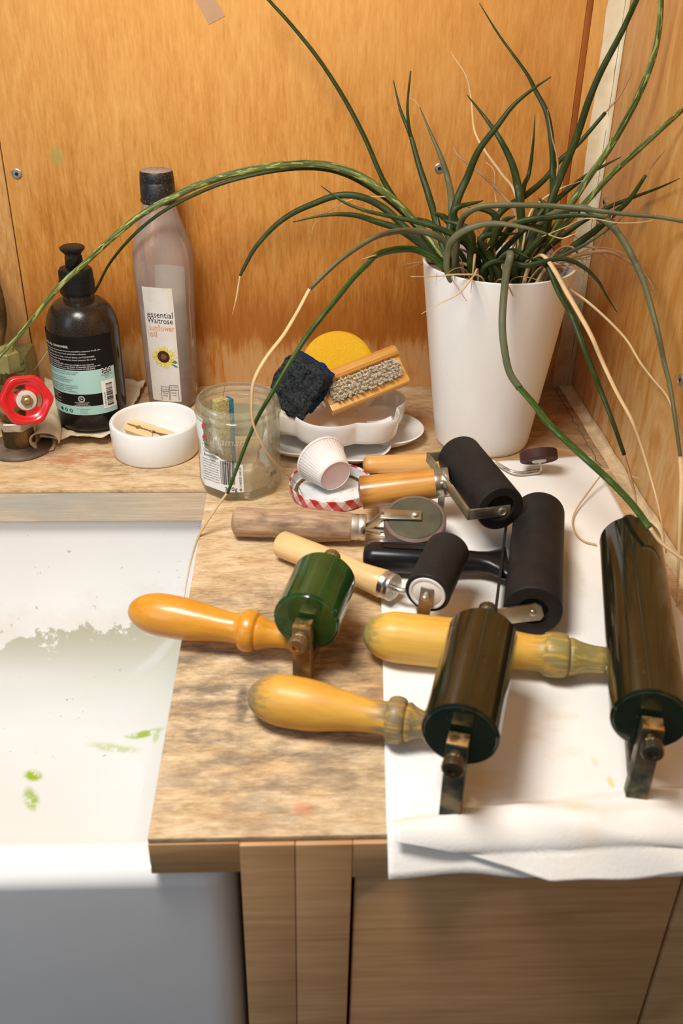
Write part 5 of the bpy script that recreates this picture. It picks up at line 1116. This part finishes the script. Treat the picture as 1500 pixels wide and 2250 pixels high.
# two long arching leaves to the left
L([(1000, 605), (970, 560), (920, 495), (860, 435), (800, 392), (740, 368), (680, 360), (600, 365), (520, 380), (440, 405), (370, 438), (310, 472), (250, 520), (190, 575), (130, 630), (60, 715), (0, 782), (-20, 802)], 18, LS, (Y0, .95, .965, .95, .935, .875, .84), taper=(.8, 1, .45))
L([(990, 605), (950, 545), (890, 475), (830, 425), (760, 385), (690, 370), (600, 376), (500, 399), (420, 431), (350, 470), (290, 520), (240, 580), (208, 640), (160, 705), (105, 772)], 14, LG, (Y0+.02, .97, .975, .970, .970, 1.0, 1.01), taper=(.8, 1, .5))
L([(112, 762), (98, 782), (85, 800), (75, 813)], 4.5, ST, (1.005, 1.01), 'dry_tip', root=False)
L([(985, 600), (940, 545), (890, 500), (840, 455), (790, 432), (740, 430), (690, 447), (640, 470), (600, 500), (560, 545), (535, 590), (527, 606)], 17, LG, (Y0-.01, .93, .94, .93), taper=(.8, 1, .4))
L([(527, 606), (520, 650), (510, 693)], 5, ST, (.93, .925), 'dry_tip', root=False)
L([(980, 595), (959, 566), (920, 533), (875, 503), (830, 488), (785, 474), (740, 471), (695, 476), (644, 488)], 18, LG, (Y0-.01, .92, .92))
L([(1080, 600), (1065, 570), (1044, 549), (1012, 528), (995, 515), (950, 497), (905, 485), (860, 476), (800, 462), (755, 444), (728, 425), (704, 408)], 15, LG, (Y0-.03, .88, .89, .91))
# drooping grey leaf ending in a long straw strand in front of the jar
L([(1008, 605), (990, 545), (950, 515), (905, 507), (860, 510), (824, 521), (788, 542), (740, 578), (680, 636)], 16, LK, (Y0-.03, .87, .83, .80), taper=(.8, 1, .6))
L([(680, 634), (656, 680), (640, 708), (620, 740), (585, 785), (560, 830), (553, 870), (556, 930), (580, 985), (615, 1030), (650, 1062), (668, 1095)], 9, ST, (.80, .76, .735, .735, .785), 'dry_tip', root=False, taper=(.9, 1.0, .12))
# bright leaf bending down past the jar to the worktop edge
L([(1000, 608), (974, 587), (950, 566), (920, 551), (896, 547), (860, 550), (827, 560), (809, 578), (776, 611), (740, 656), (704, 700), (670, 745), (635, 800), (600, 860), (570, 910), (545, 965), (520, 1030), (500, 1084)], 17, LB_, (Y0-.03, .88, .83, .78, .745, .725), taper=(.8, 1, .55))
L([(500, 1082), (479, 1110), (452, 1150), (435, 1182), (420, 1230), (410, 1280), (405, 1314)], 8, ST, (.725, .715, .68), 'dry_tip', root=False, taper=(.9, 1, .2))
L([(827, 560), (808, 566), (795, 572), (802, 588)], 6, SB, (.83, .828), 'dry_tip', root=False)
L([(900, 470), (870, 440), (842, 432), (776, 437), (728, 461), (692, 491), (684, 515)], 4, ST, (.95, .95), 'dry_tip', root=False)
# arcs to the right
L([(1000, 605), (1003, 540), (1012, 490), (1027, 468), (1055, 455), (1097, 451), (1151, 451), (1215, 453), (1279, 458), (1320, 464), (1369, 470), (1444, 477), (1500, 487), (1540, 495)], 16, LK, (Y0-.03, .85, .84, .81, .78), taper=(.9, 1, .45))
L([(1150, 590), (1180, 500), (1230, 464), (1280, 457), (1307, 472), (1339, 492), (1362, 519), (1382, 551), (1399, 586), (1414, 621), (1431, 678), (1446, 735), (1459, 798), (1471, 847), (1484, 930), (1495, 1010)], 20, LK, (Y0-.01, .87, .80, .74, .68), taper=(.8, 1, .5))
L([(1495, 1005), (1498, 1050), (1496, 1110), (1491, 1220), (1486, 1340)], 11, ST, (.68, .64, .60), 'dry_tip', root=False, taper=(1, 1, .2))
L([(984, 603), (984, 549), (995, 526), (1023, 505), (1055, 494), (1087, 491), (1119, 494), (1161, 502), (1204, 515)], 17, LK, (Y0-.05, .85, .84), taper=(1, 1, .3))
L([(1204, 515), (1232, 524), (1252, 518), (1274, 509)], 5, ST, (.84, .85), 'dry_tip', root=False)
L([(1065, 580), (1100, 530), (1129, 495), (1170, 482), (1204, 478), (1247, 474), (1289, 474), (1335, 480), (1350, 484)], 18, LG, (Y0-.02, .88, .85))
# leaves hanging in front of the pot
L([(1090, 600), (1100, 570), (1121, 556), (1112, 600), (1106, 655), (1103, 714), (1108, 768), (1119, 818), (1142, 854)], 17, LK, (Y0-.02, .83, .82, .80, .785), taper=(.8, 1, .92), flat=0.6)
L([(1140, 851), (1174, 890), (1205, 931), (1242, 967), (1282, 1004), (1341, 1058), (1390, 1110), (1428, 1162)], 18, LB_, (.7855, .72, .652, .582), root=False, taper=(.88, 1, .8), flat=0.6)
L([(1428, 1160), (1450, 1190), (1480, 1214), (1512, 1236)], 10, ST, (.582, .565), 'dry_tip', root=False, taper=(1, 1, .6))
L([(1150, 595), (1175, 572), (1201, 582), (1228, 641), (1255, 691), (1278, 750), (1300, 809), (1323, 868), (1346, 927), (1371, 999)], 18, LG, (Y0-.02, .83, .79, .75), taper=(.8, 1, .6))
L([(1371, 997), (1385, 1050), (1395, 1090), (1397, 1116)], 8, SB, (.75, .72), 'dry_tip', root=False)
L([(1160, 590), (1180, 566), (1196, 564), (1219, 596), (1242, 637), (1273, 691), (1300, 741), (1323, 795), (1355, 863), (1387, 922), (1409, 981), (1432, 1058), (1450, 1130), (1463, 1215)], 13, ST, (Y0-.03, .83, .76, .70, .64), 'dry_leaf', taper=(.8, 1, .25))
L([(1200, 600), (1246, 632), (1291, 664), (1341, 709), (1378, 750), (1405, 795), (1432, 831), (1468, 877), (1486, 940), (1495, 995)], 8, ST, (Y0-.02, .83, .78, .75), 'dry_leaf', taper=(.8, 1, .5))
L([(1060, 595), (1097, 573), (1125, 579), (1161, 583), (1223, 569), (1255, 573), (1287, 591), (1314, 618), (1332, 650), (1355, 686)], 16, LG, (Y0-.05, .84, .84, .85))
# dry, brown leaves
L([(1150, 560), (1133, 431), (1101, 381), (1065, 331), (1042, 286), (1035, 218), (1024, 168), (1000, 130), (988, 112)], 7, ST, (Y0+.02, .98, 1.01, 1.02), 'dry_leaf')
L([(1140, 590), (1133, 476), (1110, 435), (1060, 385), (1010, 345), (998, 325), (996, 306)], 9, SB, (Y0+.01, .96, .97), 'dry_leaf')
L([(1105, 590), (1100, 520), (1092, 458), (1087, 422), (1085, 376), (1067, 356)], 5, ST, (Y0+.03, .97), 'dry_leaf')
L([(1190, 605), (1225, 580), (1273, 560), (1332, 553), (1373, 569), (1409, 596), (1427, 618), (1439, 646)], 10, SB, (Y0-.02, .87, .84), 'dry_leaf', taper=(.8, 1, .35))
L([(1180, 600), (1240, 575), (1300, 560), (1325, 520), (1345, 470), (1350, 420), (1342, 370)], 4, SB, (Y0-.01, .88, .88), 'dry_leaf')
L([(1140, 600), (1160, 480), (1190, 440), (1230, 415), (1270, 400), (1320, 385)], 6, ST, (Y0, .95, .95), 'dry_leaf')
L([(1165, 600), (1180, 470), (1215, 440), (1225, 360), (1212, 300), (1202, 240)], 8, SB, (Y0+.01, .96, .98), 'dry_leaf')
L([(1060, 612), (1010, 603), (960, 607), (902, 608)], 6, ST, (Y0-.06, .835), 'dry_leaf')
L([(1050, 595), (1040, 606), (1020, 632), (1000, 650), (960, 670), (925, 690)], 6, ST, (Y0-.05, .825, .82), 'dry_leaf')
L([(1000, 606), (992, 612), (1008, 636), (1025, 662)], 4, SB, (Y0-.05, .825), 'dry_leaf')
L([(1210, 600), (1300, 545), (1380, 560), (1420, 585)], 4, SB, (Y0-.02, .85, .82), 'dry_leaf')
L([(1190, 520), (1240, 500), (1290, 480), (1360, 490), (1430, 485), (1440, 470)], 4, ST, (.86, .84, .82), 'dry_leaf', root=False)
# litter of short dead leaves round the crown
rs = random.Random(5)
for k in range(34):
    a = rs.uniform(0, 2*PI); r = rs.uniform(0.01, 0.052); b = V((PT.x+r*math.cos(a), PT.y+r*math.sin(a), zr-0.030))
    d = V((math.cos(a+rs.uniform(-1, 1)), math.sin(a+rs.uniform(-1, 1)), 0)); ln = rs.uniform(0.03, 0.075); hgt = rs.uniform(0.02, 0.055)
    pts = [b, b+d*ln*0.25+V((0, 0, hgt*0.8)), b+d*ln*0.6+V((0, 0, hgt)), b+d*ln+V((0, 0, hgt*rs.uniform(0.5, 1.0)))]
    pts = [V((min(p.x, XMAX), min(p.y, YMAX), p.z)) for p in pts]
    w = rs.uniform(0.0007, 0.0019); mk('dry_leaf', B().tube(catmull(pts, 5), [w*q for q in [1]*11+[0.9, 0.7, 0.5, 0.3, 0.2]], 6, 0.6), rs.choice((ST, SB, SB, ST)), plant, sharp=180)
for k in range(12):
    a = rs.uniform(0, 2*PI); r = rs.uniform(0.0, 0.045); b = V((PT.x+r*math.cos(a), PT.y+r*math.sin(a), zr-0.030)); d = V((rs.uniform(-.5, .6), rs.uniform(-.4, .3), 1)); ln = rs.uniform(0.06, 0.11)
    pts = [b, b+d*ln*0.4, b+d*ln*0.8+V((rs.uniform(-.02, .02), 0, 0)), b+d*ln+V((rs.uniform(-.03, .03), rs.uniform(-.03, .02), -0.01))]
    pts = [V((min(p.x, XMAX), min(p.y, YMAX), p.z)) for p in pts]
    mk('leaf', B().tube(catmull(pts, 5), [0.0038*q for q in [.8]*5+[1]*5+[.9, .8, .65, .5, .35, .1]], 10, 0.7), LG, plant, sharp=180)
# fallen straw loop on the towel
pts = [uz(x, y, z) for x, y, z in ((1403, 1051, .034), (1365, 1040, .026), (1339, 1033, .020), (1320, 1045, .016), (1293, 1080, .010), (1267, 1117, .006), (1257, 1144, .005), (1264, 1171, .005), (1283, 1189, .005), (1310, 1197, .005))]
tag(mk('dry_strand', B().tube(catmull(pts, 6), 0.0008, 6), ST, loc=pts[-1]), 'thin looped straw strand lying on the paper towel by the longest roller', 'straw')
